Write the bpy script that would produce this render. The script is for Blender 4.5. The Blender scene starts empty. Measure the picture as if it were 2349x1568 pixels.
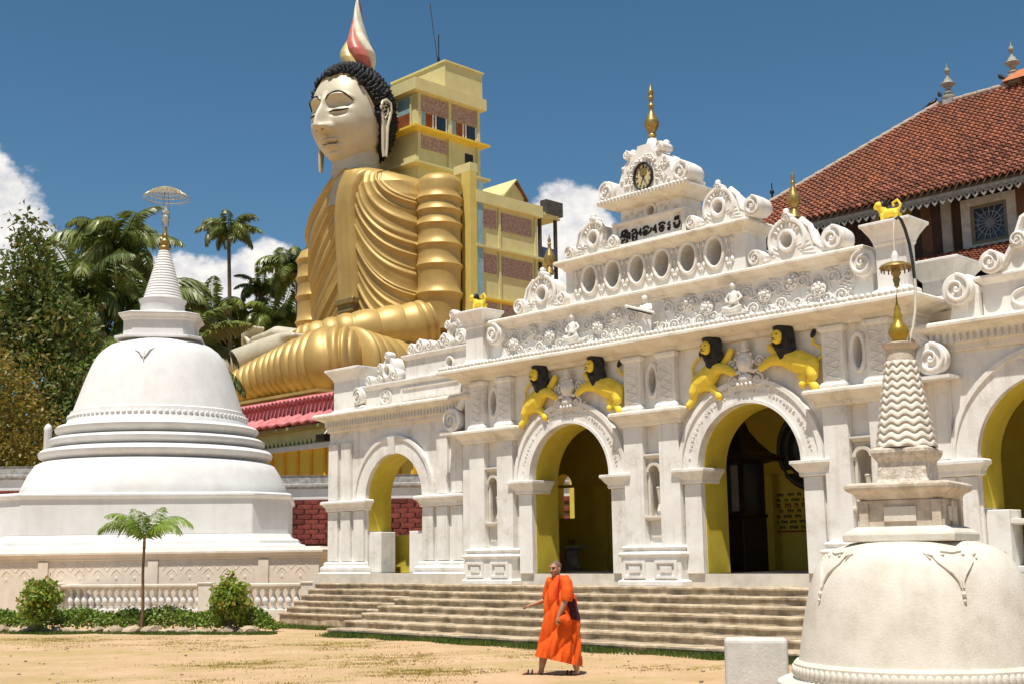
import bpy, bmesh, math, random
import numpy as np
from math import sin, cos, pi, radians, sqrt, exp, atan2, hypot, floor
from mathutils import Vector, Matrix
from mathutils.geometry import tessellate_polygon
random.seed(7); np.random.seed(7)
S = bpy.context.scene
COL = S.collection

# ------------------------------------------------------------------ camera
FPX, PITCH, ROLL = 2880.0, radians(9.62), radians(-.81)
cp, sp = cos(PITCH), sin(PITCH)
fw = Vector((0, cp, sp)); up0 = Vector((0, -sp, cp)); rt0 = Vector((1, 0, 0))
rt = rt0*cos(ROLL)+up0*sin(ROLL); up = up0*cos(ROLL)-rt0*sin(ROLL)
cd = bpy.data.cameras.new('camera'); cam = bpy.data.objects.new('camera', cd); COL.objects.link(cam)
cd.sensor_width = 36; cd.lens = 36*FPX/2349; cd.clip_start = .1; cd.clip_end = 4000
m = Matrix.Identity(4)
for i in range(3):
    m[i][0] = rt[i]; m[i][1] = up[i]; m[i][2] = -fw[i]
m.translation = Vector((0, 0, 1.72))
cam.matrix_world = m
S.camera = cam

# ------------------------------------------------------------------ light
SUN_EL, SUN_AZ = 70.0, 200.0      # azimuth of the sun, degrees clockwise from +Y (behind the camera)
sunv = Vector((sin(radians(SUN_AZ))*cos(radians(SUN_EL)), cos(radians(SUN_AZ))*cos(radians(SUN_EL)), sin(radians(SUN_EL))))
sd = bpy.data.lights.new('sun', 'SUN'); so = bpy.data.objects.new('sun', sd); COL.objects.link(so)
sd.energy = 4.2; sd.angle = radians(.5); sd.color = (1, .94, .84)
so.rotation_euler = (-sunv).to_track_quat('-Z', 'Y').to_euler()
so.location = (0, -20, 60)
W = bpy.data.worlds.new('World'); S.world = W; W.use_nodes = True
wn, wl = W.node_tree.nodes, W.node_tree.links; wn.clear()
def WN(t, **kw):
    n = wn.new(t)
    for k, v in kw.items(): setattr(n, k, v)
    return n
def wmath(op, a, b=None, c=None, clamp=False):
    n = WN('ShaderNodeMath', operation=op, use_clamp=clamp)
    for i, v in enumerate((a, b, c)):
        if v is None: continue
        if isinstance(v, (int, float)): n.inputs[i].default_value = v
        else: wl.new(v, n.inputs[i])
    return n.outputs[0]
sky = WN('ShaderNodeTexSky', sky_type='NISHITA', sun_disc=False, sun_elevation=radians(SUN_EL), sun_rotation=radians(SUN_AZ),
         altitude=900, air_density=1.0, dust_density=.25, ozone_density=3.0)
hsv = WN('ShaderNodeHueSaturation'); hsv.inputs['Saturation'].default_value = 1.15; hsv.inputs['Value'].default_value = .86
hsv.inputs['Hue'].default_value = .488
wl.new(sky.outputs[0], hsv.inputs['Color'])
tc = WN('ShaderNodeTexCoord'); sep = WN('ShaderNodeSeparateXYZ')
wl.new(tc.outputs['Generated'], sep.inputs[0])
az = wmath('MULTIPLY', wmath('ARCTAN2', sep.outputs[0], sep.outputs[1]), 57.2958)
el = wmath('MULTIPLY', wmath('ARCSINE', sep.outputs[2]), 57.2958)
def cnoise(scale, detail, rough, sx=1, sz=1.25, off=0):
    cb = WN('ShaderNodeCombineXYZ'); wl.new(wmath('MULTIPLY', az, sx), cb.inputs[0]); wl.new(wmath('MULTIPLY', el, sz), cb.inputs[1]); cb.inputs[2].default_value = off
    n = WN('ShaderNodeTexNoise'); n.inputs['Scale'].default_value = scale; n.inputs['Detail'].default_value = detail; n.inputs['Roughness'].default_value = rough
    wl.new(cb.outputs[0], n.inputs['Vector']); return n.outputs['Fac']
nz = cnoise(.55, 9, .62); nz2 = cnoise(.16, 4, .5, off=4.3); nz3 = cnoise(.9, 8, .6, off=9)
# cumulus heaps seen in the photograph: azimuth, elevation, half width, half height (degrees), edge softness, strength
heaps = [(2.7, 14.7, 2.1, 2.0, 1.15), (2.3, 12.4, 2.9, 2.2, 1.0), (-24.2, 14.0, 3.0, 3.3, 1.25), (-21.6, 12.7, 2.2, 1.7, 1.0),
         (-14.3, 11.4, 3.6, 2.0, 1.1), (-11.3, 12.5, 1.8, 1.5, 1.2), (-9.4, 11.6, 2.5, 2.0, 1.1), (-16.5, 11.9, 2.2, 1.5, 1.0), (-27, 11, 4, 3, .9)]
acc = None
for a, e, wa, we, st in heaps:
    dx = wmath('DIVIDE', wmath('SUBTRACT', az, a), wa); dy = wmath('DIVIDE', wmath('SUBTRACT', el, e), we)
    q = wmath('SUBTRACT', st, wmath('ADD', wmath('MULTIPLY', dx, dx), wmath('MULTIPLY', dy, dy)))
    acc = q if acc is None else wmath('SMOOTH_MAX', acc, q, .15)
band = wmath('SUBTRACT', wmath('MULTIPLY', nz2, 3.2), wmath('ADD', 1.9, wmath('MULTIPLY', wmath('ABSOLUTE', wmath('SUBTRACT', el, 9)), .16)))
acc = wmath('MAXIMUM', acc, band)
dens = wmath('ADD', wmath('MAXIMUM', acc, -1.2), wmath('MULTIPLY', wmath('SUBTRACT', nz, .5), 2.1))
mr = WN('ShaderNodeMapRange', interpolation_type='SMOOTHSTEP'); wl.new(dens, mr.inputs[0]); mr.inputs[1].default_value = -.08; mr.inputs[2].default_value = .42
shade = WN('ShaderNodeMapRange'); wl.new(wmath('ADD', nz3, wmath('MULTIPLY', dens, .10)), shade.inputs[0]); shade.inputs[1].default_value = .38; shade.inputs[2].default_value = .72
ccol = WN('ShaderNodeMix', data_type='RGBA'); ccol.inputs[6].default_value = (6.3, 6.4, 6.7, 1); ccol.inputs[7].default_value = (10.4, 9.9, 9.3, 1)
wl.new(shade.outputs[0], ccol.inputs[0])
mixc = WN('ShaderNodeMix', data_type='RGBA')
wl.new(wmath('MULTIPLY', mr.outputs[0], .96), mixc.inputs[0]); wl.new(hsv.outputs[0], mixc.inputs[6]); wl.new(ccol.outputs[2], mixc.inputs[7])
bg = WN('ShaderNodeBackground'); bg.inputs['Strength'].default_value = .072
wo = WN('ShaderNodeOutputWorld'); wl.new(mixc.outputs[2], bg.inputs['Color']); wl.new(bg.outputs[0], wo.inputs[0])
S.view_settings.view_transform = 'Standard'; S.view_settings.look = 'None'; S.view_settings.gamma = 1; S.view_settings.exposure = .55
S.view_settings.use_curve_mapping = False
S.cycles.max_bounces = 9; S.cycles.diffuse_bounces = 8; S.cycles.transparent_max_bounces = 6

# ------------------------------------------------------------------ helpers
def mat(name, c1, c2=None, scale=3, rough=.8, metal=0, bump=.0, bscale=30, streak=0, streakc=(.2, .17, .12), dirt=0, dirtc=(.25, .2, .13), dscale=1.3, spec=.3, rand=0, detail=6, trans=0):
    """plain procedural surface: two-tone noise, optional vertical weather streaks, blotchy dirt, fine bump, per-object variation"""
    M = bpy.data.materials.new(name); M.use_nodes = True; n, l = M.node_tree.nodes, M.node_tree.links; n.clear()
    out = n.new('ShaderNodeOutputMaterial'); b = n.new('ShaderNodeBsdfPrincipled'); l.new(b.outputs[0], out.inputs[0])
    b.inputs['Roughness'].default_value = rough; b.inputs['Metallic'].default_value = metal; b.inputs['Specular IOR Level'].default_value = spec
    tcn = n.new('ShaderNodeTexCoord'); co = tcn.outputs['Object']
    def noise(sc, d=detail, vec=co, r=.6):
        q = n.new('ShaderNodeTexNoise'); q.inputs['Scale'].default_value = sc; q.inputs['Detail'].default_value = d; q.inputs['Roughness'].default_value = r; l.new(vec, q.inputs['Vector']); return q.outputs['Fac']
    def ramp(v, a, bb):
        q = n.new('ShaderNodeMapRange'); q.inputs[1].default_value = a; q.inputs[2].default_value = bb; l.new(v, q.inputs[0]); return q.outputs[0]
    def mix(f, a, bb):
        q = n.new('ShaderNodeMix'); q.data_type = 'RGBA'
        for i, v in ((0, f), (6, a), (7, bb)):
            if isinstance(v, (int, float)): q.inputs[i].default_value = v
            elif isinstance(v, tuple): q.inputs[i].default_value = (*v, 1)
            else: l.new(v, q.inputs[i])
        return q.outputs[2]
    def mul(a, k):
        q = n.new('ShaderNodeMath'); q.operation = 'MULTIPLY'; l.new(a, q.inputs[0])
        if isinstance(k, (int, float)): q.inputs[1].default_value = k
        else: l.new(k, q.inputs[1])
        return q.outputs[0]
    c2 = c2 or tuple(x*.8 for x in c1)
    c = mix(ramp(noise(scale), .35, .65), c1, c2)
    if rand:
        oi = n.new('ShaderNodeObjectInfo'); h = n.new('ShaderNodeHueSaturation')
        q = n.new('ShaderNodeMapRange'); q.inputs[3].default_value = 1-rand; q.inputs[4].default_value = 1+rand; l.new(oi.outputs['Random'], q.inputs[0]); l.new(q.outputs[0], h.inputs['Value']); l.new(c, h.inputs['Color']); c = h.outputs[0]
    if streak:
        mp = n.new('ShaderNodeMapping'); mp.inputs['Scale'].default_value = (1, 1, .07); l.new(co, mp.inputs[0])
        f = ramp(noise(5.5, 5, mp.outputs[0]), .52, .8)
        c = mix(mul(f, streak), c, streakc)
    if dirt:
        f = mul(ramp(noise(dscale, 8), .5, .72), ramp(noise(dscale*9, 4), .3, .6))
        c = mix(mul(f, dirt), c, dirtc)
    l.new(c, b.inputs['Base Color'])
    if bump:
        bn = n.new('ShaderNodeBump'); bn.inputs['Strength'].default_value = bump; bn.inputs['Distance'].default_value = .02
        l.new(noise(bscale, 4), bn.inputs['Height']); l.new(bn.outputs[0], b.inputs['Normal'])
    if trans:
        t = n.new('ShaderNodeBsdfTranslucent'); l.new(c, t.inputs[0]); ms = n.new('ShaderNodeMixShader'); ms.inputs[0].default_value = trans
        l.new(b.outputs[0], ms.inputs[1]); l.new(t.outputs[0], ms.inputs[2]); l.new(ms.outputs[0], out.inputs[0])
    return M

def empty(name, label=None, cat=None, group=None, loc=(0, 0, 0), rz=0, kind=None):
    o = bpy.data.objects.new(name, None); COL.objects.link(o); o.location = loc; o.rotation_euler = (0, 0, rz); o.empty_display_size = .2
    return tag(o, label, cat, group, kind)
def tag(o, label=None, cat=None, group=None, kind=None):
    if label: o['label'] = label
    if cat: o['category'] = cat
    if group: o['group'] = group
    if kind: o['kind'] = kind
    return o
def inst(o, parent=None, loc=None, rot=None, scale=None):
    c = o.copy(); COL.objects.link(c)
    if parent is not None: c.parent = parent
    if loc is not None: c.location = loc
    if rot is not None: c.rotation_euler = rot
    if scale is not None: c.scale = scale
    return c
def copy_tree(o, parent=None):
    c = o.copy(); COL.objects.link(c)
    if parent is not None: c.parent = parent
    for ch in list(o.children): copy_tree(ch, c)
    return c

class MB:
    def __init__(s): s.v = []; s.f = []
    def add(s, vs, fs):
        o = len(s.v); s.v += [tuple(p) for p in vs]; s.f += [tuple(i+o for i in q) for q in fs]; return s
    def merge(s, other, M=None):
        vs = other.v if M is None else [tuple(M @ Vector(p)) for p in other.v]
        return s.add(vs, other.f)
    def box(s, x0, x1, y0, y1, z0, z1): return s.mould(x0, x1, y0, y1, [(0, z0), (0, z1)], back=0)
    def mould(s, x0, x1, y0, y1, prof, back=0, ends=(1, 1)):
        """lofted rectangular rings; prof = [(projection, z)] grows front and ends (and the back when back=1)"""
        vs = []; fs = []
        for p, z in prof:
            a = p*ends[0]; b = p*ends[1]
            vs += [(x0-a, y0-p, z), (x1+b, y0-p, z), (x1+b, y1+p*back, z), (x0-a, y1+p*back, z)]
        n = len(prof)
        for i in range(n-1):
            for k in range(4):
                a = i*4+k; b = i*4+(k+1) % 4; fs.append((a, b, b+4, a+4))
        fs.append((3, 2, 1, 0)); e = 4*(n-1); fs.append((e, e+1, e+2, e+3))
        return s.add(vs, fs)
    def polyring(s, poly, prof, c=(0, 0)):
        """poly = unit outline (ccw), prof = [(scale, z)]"""
        k = len(poly); vs = []; fs = []
        for r, z in prof: vs += [(c[0]+x*r, c[1]+y*r, z) for x, y in poly]
        for i in range(len(prof)-1):
            for j in range(k):
                a = i*k+j; b = i*k+(j+1) % k; fs.append((a, b, b+k, a+k))
        fs.append(tuple(reversed(range(k)))); e = k*(len(prof)-1); fs.append(tuple(range(e, e+k)))
        return s.add(vs, fs)
    def lathe(s, prof, n=24, c=(0, 0), a0=0):
        return s.polyring([(cos(a0+2*pi*i/n), sin(a0+2*pi*i/n)) for i in range(n)], [(max(r, .0005), z) for r, z in prof], c)
    def prism(s, loop, y0, y1, holes=()):
        """extrude an x-z outline (with holes) from y0 to y1"""
        loops = [loop]+list(holes); pts = [p for l in loops for p in l]; N = len(pts)
        tris = tessellate_polygon([[Vector((x, z, 0)) for x, z in l] for l in loops])
        vs = [(x, y0, z) for x, z in pts]+[(x, y1, z) for x, z in pts]; fs = []
        for t in tris:
            a, b, c = (pts[i] for i in t)
            cr = (b[0]-a[0])*(c[1]-a[1])-(b[1]-a[1])*(c[0]-a[0])
            t = tuple(t) if cr > 0 else tuple(reversed(t))
            fs.append(t); fs.append(tuple(i+N for i in reversed(t)))
        o = 0
        for li, l in enumerate(loops):
            ar = sum(l[i][0]*l[(i+1) % len(l)][1]-l[(i+1) % len(l)][0]*l[i][1] for i in range(len(l)))
            flip = (ar > 0) != (li == 0)
            for i in range(len(l)):
                a = o+i; b = o+(i+1) % len(l)
                fs.append((a, b, b+N, a+N) if flip else (b, a, a+N, b+N))
            o += len(l)
        return s.add(vs, fs)
    def tube(s, pts, r, n=8, closed=False, sq=(1, 1)):
        P = [Vector(p) for p in pts]; k = len(P); rr = r if hasattr(r, '__len__') else [r]*k
        ref = None; vs = []; fs = []
        for i in range(k):
            a = P[(i-1) % k] if (closed or i > 0) else P[i]; b = P[(i+1) % k] if (closed or i < k-1) else P[i]
            t = (b-a)
            if t.length < 1e-9: t = Vector((0, 0, 1))
            t.normalize()
            if ref is None:
                ref = Vector((0, 0, 1)) if abs(t.z) < .9 else Vector((0, 1, 0))
            u = ref-t*ref.dot(t)
            if u.length < 1e-6: u = Vector((1, 0, 0))-t*t.x
            u.normalize(); w = t.cross(u); ref = u
            for j in range(n):
                q = 2*pi*j/n; vs.append(P[i]+(u*cos(q)*sq[0]+w*sin(q)*sq[1])*rr[i])
        for i in range(k if closed else k-1):
            for j in range(n):
                a = i*n+j; b = i*n+(j+1) % n; c = ((i+1) % k)*n+(j+1) % n; d = ((i+1) % k)*n+j; fs.append((a, b, c, d))
        if not closed: fs.append(tuple(reversed(range(n)))); fs.append(tuple(range((k-1)*n, k*n)))
        return s.add(vs, fs)
    def ball(s, c, r, n=8, M=None):
        r = r if hasattr(r, '__len__') else (r, r, r); mm = max(3, n//2+1); vs = [(0, 0, -1)]; fs = []
        for i in range(1, mm):
            t = -pi/2+pi*i/mm
            vs += [(cos(t)*cos(2*pi*j/n), cos(t)*sin(2*pi*j/n), sin(t)) for j in range(n)]
        vs.append((0, 0, 1)); e = len(vs)-1
        for j in range(n):
            fs.append((0, 1+(j+1) % n, 1+j)); fs.append((e, e-n+j, e-n+(j+1) % n))
            for i in range(mm-2): a = 1+i*n+j; b = 1+i*n+(j+1) % n; fs.append((a, b, b+n, a+n))
        V = [Vector((x*r[0], y*r[1], z*r[2])) for x, y, z in vs]
        if M is not None: V = [M @ q for q in V]
        return s.add([(q.x+c[0], q.y+c[1], q.z+c[2]) for q in V], fs)
    def roll(s, cx, cz, r, y0, y1, n=26):
        d = y1-y0; ys = [(y0, .80*r), (y0+.004, .93*r), (y0+.03*d+.012, r), (y0+.5*d, .985*r), (y0+.78*d, .90*r), (y0+.93*d, .70*r), (y1, .35*r)]; vs = []; fs = []
        for y, q in ys: vs += [(cx+q*cos(2*pi*i/n), y, cz+q*sin(2*pi*i/n)) for i in range(n)]
        for k in range(len(ys)-1):
            for i in range(n): a = k*n+i; b = k*n+(i+1) % n; fs.append((a, b, b+n, a+n))
        fs.append(tuple(range(n))[::-1]); fs.append(tuple(range((len(ys)-1)*n, len(ys)*n))); fs = [f[::-1] for f in fs]
        return s.add(vs, fs)
    def disc(s, cx, cz, r, y0, y1, n=24, r2=None):
        return s.prism([(cx+r*cos(2*pi*i/n), cz+(r2 or r)*sin(2*pi*i/n)) for i in range(n)], y0, y1)
    def ering(s, cx, cz, rx, rz, y, t, n=28, k=6):
        return s.tube([(cx+rx*cos(2*pi*i/n), y, cz+rz*sin(2*pi*i/n)) for i in range(n)], t, k, closed=True)
    def spiral(s, cx, cz, r, y, turns=1.8, a0=0, d=1, t=.03, n=34, k=6):
        pts = []; rad = []
        for i in range(n):
            q = i/(n-1); rr = r*(1-.88*q); a = a0+d*q*turns*2*pi
            pts.append((cx+rr*cos(a), y-.3*t*q*3, cz+rr*sin(a))); rad.append(t*(1-.45*q))
        s.tube(pts, rad, k); s.ball((cx, y, cz), t*1.3, 8); return s
    def mesh(s, name):
        me = bpy.data.meshes.new(name); me.from_pydata(s.v, [], s.f); return me
    def build(s, name, m, parent=None, smooth=None, bevel=0, bseg=1, recalc=False):
        me = s.mesh(name)
        if recalc:
            bm = bmesh.new(); bm.from_mesh(me); bmesh.ops.recalc_face_normals(bm, faces=bm.faces); bm.to_mesh(me); bm.free()
        me.materials.append(m)
        if smooth:
            me.polygons.foreach_set('use_smooth', [True]*len(me.polygons))
            if smooth < 180: me.set_sharp_from_angle(angle=radians(smooth))
        o = bpy.data.objects.new(name, me); COL.objects.link(o)
        if parent is not None: o.parent = parent
        if bevel:
            b = o.modifiers.new('bevel', 'BEVEL'); b.width = bevel; b.segments = bseg; b.limit_method = 'ANGLE'; b.angle_limit = radians(35)
        return o
    def fused(s, name, m, parent=None, voxel=.02, smooth=4):
        o = s.build(name, m, parent); o.data.polygons.foreach_set('use_smooth', [True]*len(o.data.polygons))
        r = o.modifiers.new('fuse', 'REMESH'); r.mode = 'VOXEL'; r.voxel_size = voxel; r.use_smooth_shade = True
        if smooth: q = o.modifiers.new('relax', 'SMOOTH'); q.iterations = smooth; q.factor = .5
        return o
def arc(cx, cz, r, a0, a1, n=24, rz=None):
    return [(cx+r*cos(radians(a0+(a1-a0)*i/n)), cz+(rz or r)*sin(radians(a0+(a1-a0)*i/n))) for i in range(n+1)]
def npmesh(name, V, F, m, parent=None, smooth=False, kind=None):
    me = bpy.data.meshes.new(name); V = np.asarray(V, dtype=np.float32); F = np.asarray(F, dtype=np.int32); k = F.shape[1]
    me.vertices.add(len(V)); me.vertices.foreach_set('co', V.ravel()); me.loops.add(F.size); me.loops.foreach_set('vertex_index', F.ravel())
    me.polygons.add(len(F)); me.polygons.foreach_set('loop_start', np.arange(0, F.size, k, dtype=np.int32))
    me.update(calc_edges=True); me.validate()
    if smooth: me.polygons.foreach_set('use_smooth', [True]*len(me.polygons))
    me.materials.append(m); o = bpy.data.objects.new(name, me); COL.objects.link(o)
    if parent is not None: o.parent = parent
    if kind: o['kind'] = kind
    return o
def gridmesh(name, P, m, parent=None, wrap=False, smooth=True):
    """P[i,j] = points; wrap joins the last column to the first"""
    a, b = P.shape[:2]; idx = np.arange(a*b).reshape(a, b)
    j1 = np.roll(idx, -1, axis=1) if wrap else idx[:, 1:]; i0 = idx if wrap else idx[:, :-1]
    F = np.stack([i0[:-1], j1[:-1], j1[1:], i0[1:]], -1).reshape(-1, 4)
    return npmesh(name, P.reshape(-1, 3), F, m, parent, smooth)

# ------------------------------------------------------------------ materials
WHITE = mat('white_limewash', (.71, .70, .685), (.64, .63, .61), 2, .85, bump=.2, streak=.28, streakc=(.50, .48, .44), dirt=.25, dirtc=(.48, .44, .37))
PLAST = mat('weathered_white_plaster', (.82, .80, .765), (.73, .705, .665), 2.5, .85, bump=.3, bscale=40, streak=.48, streakc=(.40, .35, .28), dirt=.55, dirtc=(.34, .28, .2), dscale=1.6)
PLAST2 = mat('carved_white_plaster', (.80, .78, .74), (.66, .63, .58), 9, .85, bump=.3, bscale=55, dirt=.35, dirtc=(.40, .34, .25), dscale=4)
OLDW = mat('aged_cream_plaster', (.68, .635, .555), (.59, .54, .46), 3, .85, bump=.25, bscale=45, streak=.30, streakc=(.42, .36, .27), dirt=.30, dirtc=(.35, .29, .2), dscale=3)
STAIN = mat('stained_cement', (.60, .49, .35), (.30, .23, .145), 4, .9, bump=.5, streak=.65, streakc=(.17, .13, .08), dirt=.85, dirtc=(.10, .075, .05), dscale=1.6)
PINKW = mat('pinkish_old_plaster', (.74, .65, .55), (.66, .57, .47), 3, .9, bump=.2, streak=.2, dirt=.2)
YEL = mat('yellow_ochre_paint', (.66, .53, .07), (.58, .45, .05), 3, .7, streak=.25, streakc=(.28, .22, .03))
DKYEL = mat('dull_yellow_interior', (.62, .49, .07), (.55, .42, .055), 2, .8)
GOLD = mat('gilded_paint', (.53, .36, .115), (.41, .27, .08), .35, .47, metal=.25, bump=.10, bscale=6, streak=.40, streakc=(.36, .23, .07), dirt=.2, dirtc=(.3, .19, .06), dscale=.5, spec=.5)
SKIN = mat('pale_gold_paint', (.62, .56, .42), (.50, .45, .33), .5, .48, metal=.15, streak=.25, streakc=(.45, .4, .3))
BRASS = mat('aged_brass', (.42, .29, .09), (.25, .17, .06), 12, .4, metal=.6, dirt=.3)
BLACK = mat('black_paint', (.012, .011, .010), (.02, .018, .016), 5, .45)
LYEL = mat('bright_yellow_paint', (.86, .64, .06), (.76, .54, .045), 5, .5, spec=.4)
DKWOOD = mat('dark_polished_wood', (.030, .014, .010), (.015, .008, .006), 8, .4)
GLASS = mat('dark_window_glass', (.03, .045, .06), (.02, .03, .04), 2, .12, spec=.6)
REDST = mat('laterite_brick', (.23, .055, .04), (.12, .03, .024), 6, .9, rand=.35, dirt=.4, dirtc=(.06, .02, .015), dscale=6)
GREYC = mat('grey_mossy_coping', (.42, .40, .38), (.22, .21, .2), 6, .9, dirt=.6, dirtc=(.1, .09, .08), dscale=4, bump=.3)
PINKT = mat('pink_painted_tile', (.60, .20, .20), (.46, .12, .125), 4, .6, rand=.15)
TILE = mat('clay_roof_tile', (.36, .12, .06), (.13, .05, .035), 7, .85, rand=.5, dirt=.45, dirtc=(.08, .05, .035), dscale=2.5)
CORN = mat('bounce_tan_plaster', (.79, .735, .65), (.70, .64, .54), 2.5, .85, bump=.25, bscale=40, streak=.35, streakc=(.40, .31, .2), dirt=.6, dirtc=(.24, .19, .13), dscale=2.4)  # tan of bounced light put into the cornice colour; streaks and dirt are weathering
BYEL = mat('pale_yellow_paint', (.64, .58, .29), (.57, .51, .24), 1, .75, streak=.12, streakc=(.35, .3, .14))
BYEL2 = mat('strong_yellow_paint', (.74, .52, .07), (.68, .46, .06), 1, .75)
SCREEN = mat('pink_grille', (.48, .33, .25), (.26, .17, .14), 5.5, .85, detail=2)
CURT = mat('orange_curtain', (.30, .09, .02), (.18, .04, .015), 1.2, .8)
BLUEP = mat('faded_blue_paint', (.28, .42, .45), (.2, .33, .38), 3, .7)
ROBE = mat('orange_cotton', (.80, .115, .006), (.66, .075, .004), 5, .75, bump=.2, bscale=160)
MAROON = mat('dark_maroon', (.06, .008, .018), (.04, .006, .014), 8, .8)
HSKIN = mat('brown_skin', (.42, .23, .14), (.34, .17, .10), 12, .5, spec=.4)
SANDAL = mat('dark_leather', (.02, .012, .009), (.03, .02, .014), 20, .5)
LEAFA = mat('dark_green_leaf', (.075, .125, .024), (.14, .155, .032), .9, .5, spec=.4, trans=.3)
LEAFB = mat('olive_leaf', (.16, .155, .028), (.22, .17, .035), .8, .5, spec=.4, trans=.3)
LEAFC = mat('yellow_green_leaf', (.22, .18, .022), (.27, .18, .025), .8, .5, spec=.35, trans=.3)
LEAFS = mat('bright_shrub_leaf', (.24, .35, .045), (.32, .38, .06), 3, .5, spec=.4, trans=.4)  # brighter yellow-green leaf colour for shrubs and hedge
LEAFH = mat('fresh_green_leaf', (.11, .21, .025), (.17, .25, .03), 3, .5, spec=.4, trans=.3)
FROND = mat('palm_leaf', (.10, .16, .03), (.18, .20, .045), 2, .38, spec=.5, trans=.25, rand=.3)
FROND2 = mat('young_palm_leaf', (.16, .26, .035), (.22, .29, .045), 5, .45, spec=.4, trans=.3, rand=.2)
BARK = mat('grey_bark', (.16, .12, .085), (.09, .07, .05), 8, .9, bump=.5)
ROCK = mat('grey_brown_stone', (.46, .36, .25), (.30, .23, .16), 6, .9, bump=.5, rand=.2, dirt=.4)
STEEL = mat('galvanised_steel', (.35, .35, .33), (.2, .2, .19), 8, .45, metal=.6)
RUBBER = mat('black_hose', (.02, .02, .02), (.035, .03, .028), 10, .5)
# ------------------------------------------------------------------ the ground
def ground():
    M = mat('sandy_earth', (.53, .365, .22), (.45, .30, .17), .9, .95, bump=.5, bscale=24, dirt=.35, dirtc=(.30, .19, .09), dscale=5)
    n, l = M.node_tree.nodes, M.node_tree.links
    b = [x for x in n if x.type == 'BSDF_PRINCIPLED'][0]; src = b.inputs['Base Color'].links[0].from_socket
    tcn = n.new('ShaderNodeTexCoord')
    def nz_(sc, d, r=.6, st=(1, 1, 1)):
        mp = n.new('ShaderNodeMapping'); mp.inputs['Scale'].default_value = st; l.new(tcn.outputs['Object'], mp.inputs[0])
        q = n.new('ShaderNodeTexNoise'); q.inputs['Scale'].default_value = sc; q.inputs['Detail'].default_value = d; q.inputs['Roughness'].default_value = r; l.new(mp.outputs[0], q.inputs['Vector']); return q.outputs['Fac']
    def rp(v, a, c):
        q = n.new('ShaderNodeMapRange'); q.inputs[1].default_value = a; q.inputs[2].default_value = c; l.new(v, q.inputs[0]); return q.outputs[0]
    def mx(f, a, c):
        q = n.new('ShaderNodeMix'); q.data_type = 'RGBA'; l.new(f, q.inputs[0]); l.new(a, q.inputs[6]); q.inputs[7].default_value = (*c, 1); return q.outputs[2]
    def ml(a, c):
        q = n.new('ShaderNodeMath'); q.operation = 'MULTIPLY'; l.new(a, q.inputs[0])
        if isinstance(c, float): q.inputs[1].default_value = c
        else: l.new(c, q.inputs[1])
        return q.outputs[0]
    c = mx(ml(rp(nz_(.42, 8, .72, (.8, 1.1, 1)), .47, .62), ml(rp(nz_(7, 6, .7), .30, .62), .85)), src, (.30, .245, .06))     # thin dry grass
    c = mx(ml(rp(nz_(28, 3), .60, .75), .6), c, (.24, .15, .07))     # small crumbs of earth
    c = mx(ml(rp(nz_(60, 2), .66, .76), .7), c, (.55, .46, .33))     # pale grit
    l.new(c, b.inputs['Base Color'])
    xs = np.linspace(-32, 16, 161); ys = np.linspace(4, 40, 181); X, Y = np.meshgrid(xs, ys)
    Zz = .012*np.sin(X*2.1+Y*.7)+.010*np.sin(Y*3.1-X*1.3)+.008*np.sin(X*5.7)*np.sin(Y*4.9)+.006*np.random.rand(*X.shape)
    edge = np.minimum.reduce([X+32, 16-X, Y-4, 40-Y]); Zz = np.where(edge < .01, 0, Zz)
    P = np.stack([X, Y, Zz], -1); V = P.reshape(-1, 3); idx = np.arange(X.size).reshape(X.shape)
    F = np.stack([idx[:-1, :-1], idx[:-1, 1:], idx[1:, 1:], idx[1:, :-1]], -1).reshape(-1, 4)
    o = len(V); B = 1500
    V = np.vstack([V, [[-B, -B, 0], [B, -B, 0], [B, B, 0], [-B, B, 0], [-32, 4, 0], [16, 4, 0], [16, 40, 0], [-32, 40, 0]]])
    F = np.vstack([F, [[o, o+1, o+5, o+4], [o+1, o+2, o+6, o+5], [o+2, o+3, o+7, o+6], [o+3, o, o+4, o+7]]])
    npmesh('ground', V, F, M, smooth=True, kind='structure')
ground()

GRZ = radians(-45.37); G0 = Vector((3.0241, 26.7899, 0))
E1 = Vector((cos(GRZ), sin(GRZ), 0)); E2 = Vector((-sin(GRZ), cos(GRZ), 0))
def GW(u, y, z): return G0+E1*u+E2*y+Vector((0, 0, z))

# ------------------------------------------------------------------ the gateway
gate = empty('temple_gate', 'ornate white stucco gateway with arches, carved frieze and stepped scrolled gable', 'gateway', loc=G0, rz=GRZ)
def GP(mb, name, m=PLAST, **k): return mb.build(name, m, gate, **k)
ARX = (-2.43, 2.44); AR = 1.22; SPR = 3.43; Z0 = 1.05; ZTH = 1.30
def archhole(cx, r, spring, z0, n=28): return [(cx+r, z0)]+arc(cx, spring, r, 0, 180, n)+[(cx-r, z0)]
# central wall with its two archways and the niches let in
def ell(cx, cz, rx, rz, n=24): return [(cx+rx*cos(2*pi*i/n), cz+rz*sin(2*pi*i/n)) for i in range(n)]
w = MB()
h = [archhole(a, AR, SPR, ZTH) for a in ARX]
h += [ell(c, 5.38, .10, .29) for c in (-4.93, .01, 4.95)]+[[(c-.21, 2.5), (c+.21, 2.5)]+arc(c, 3.40, .21, 0, 180, 10)[0:] for c in (-4.93, .01, 4.95)]
w.prism([(-6.0, ZTH), (6.0, ZTH), (6.0, 6.05), (-6.0, 6.05)], 0, .8, h)
GP(w, 'front_wall')
b = MB()
for c in (-4.93, .01, 4.95): b.box(c-.3, c+.3, .36, .42, 2.4, 3.9); b.box(c-.3, c+.3, .25, .31, 5.0, 5.75)
GP(b, 'niche_back', OLDW)
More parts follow.
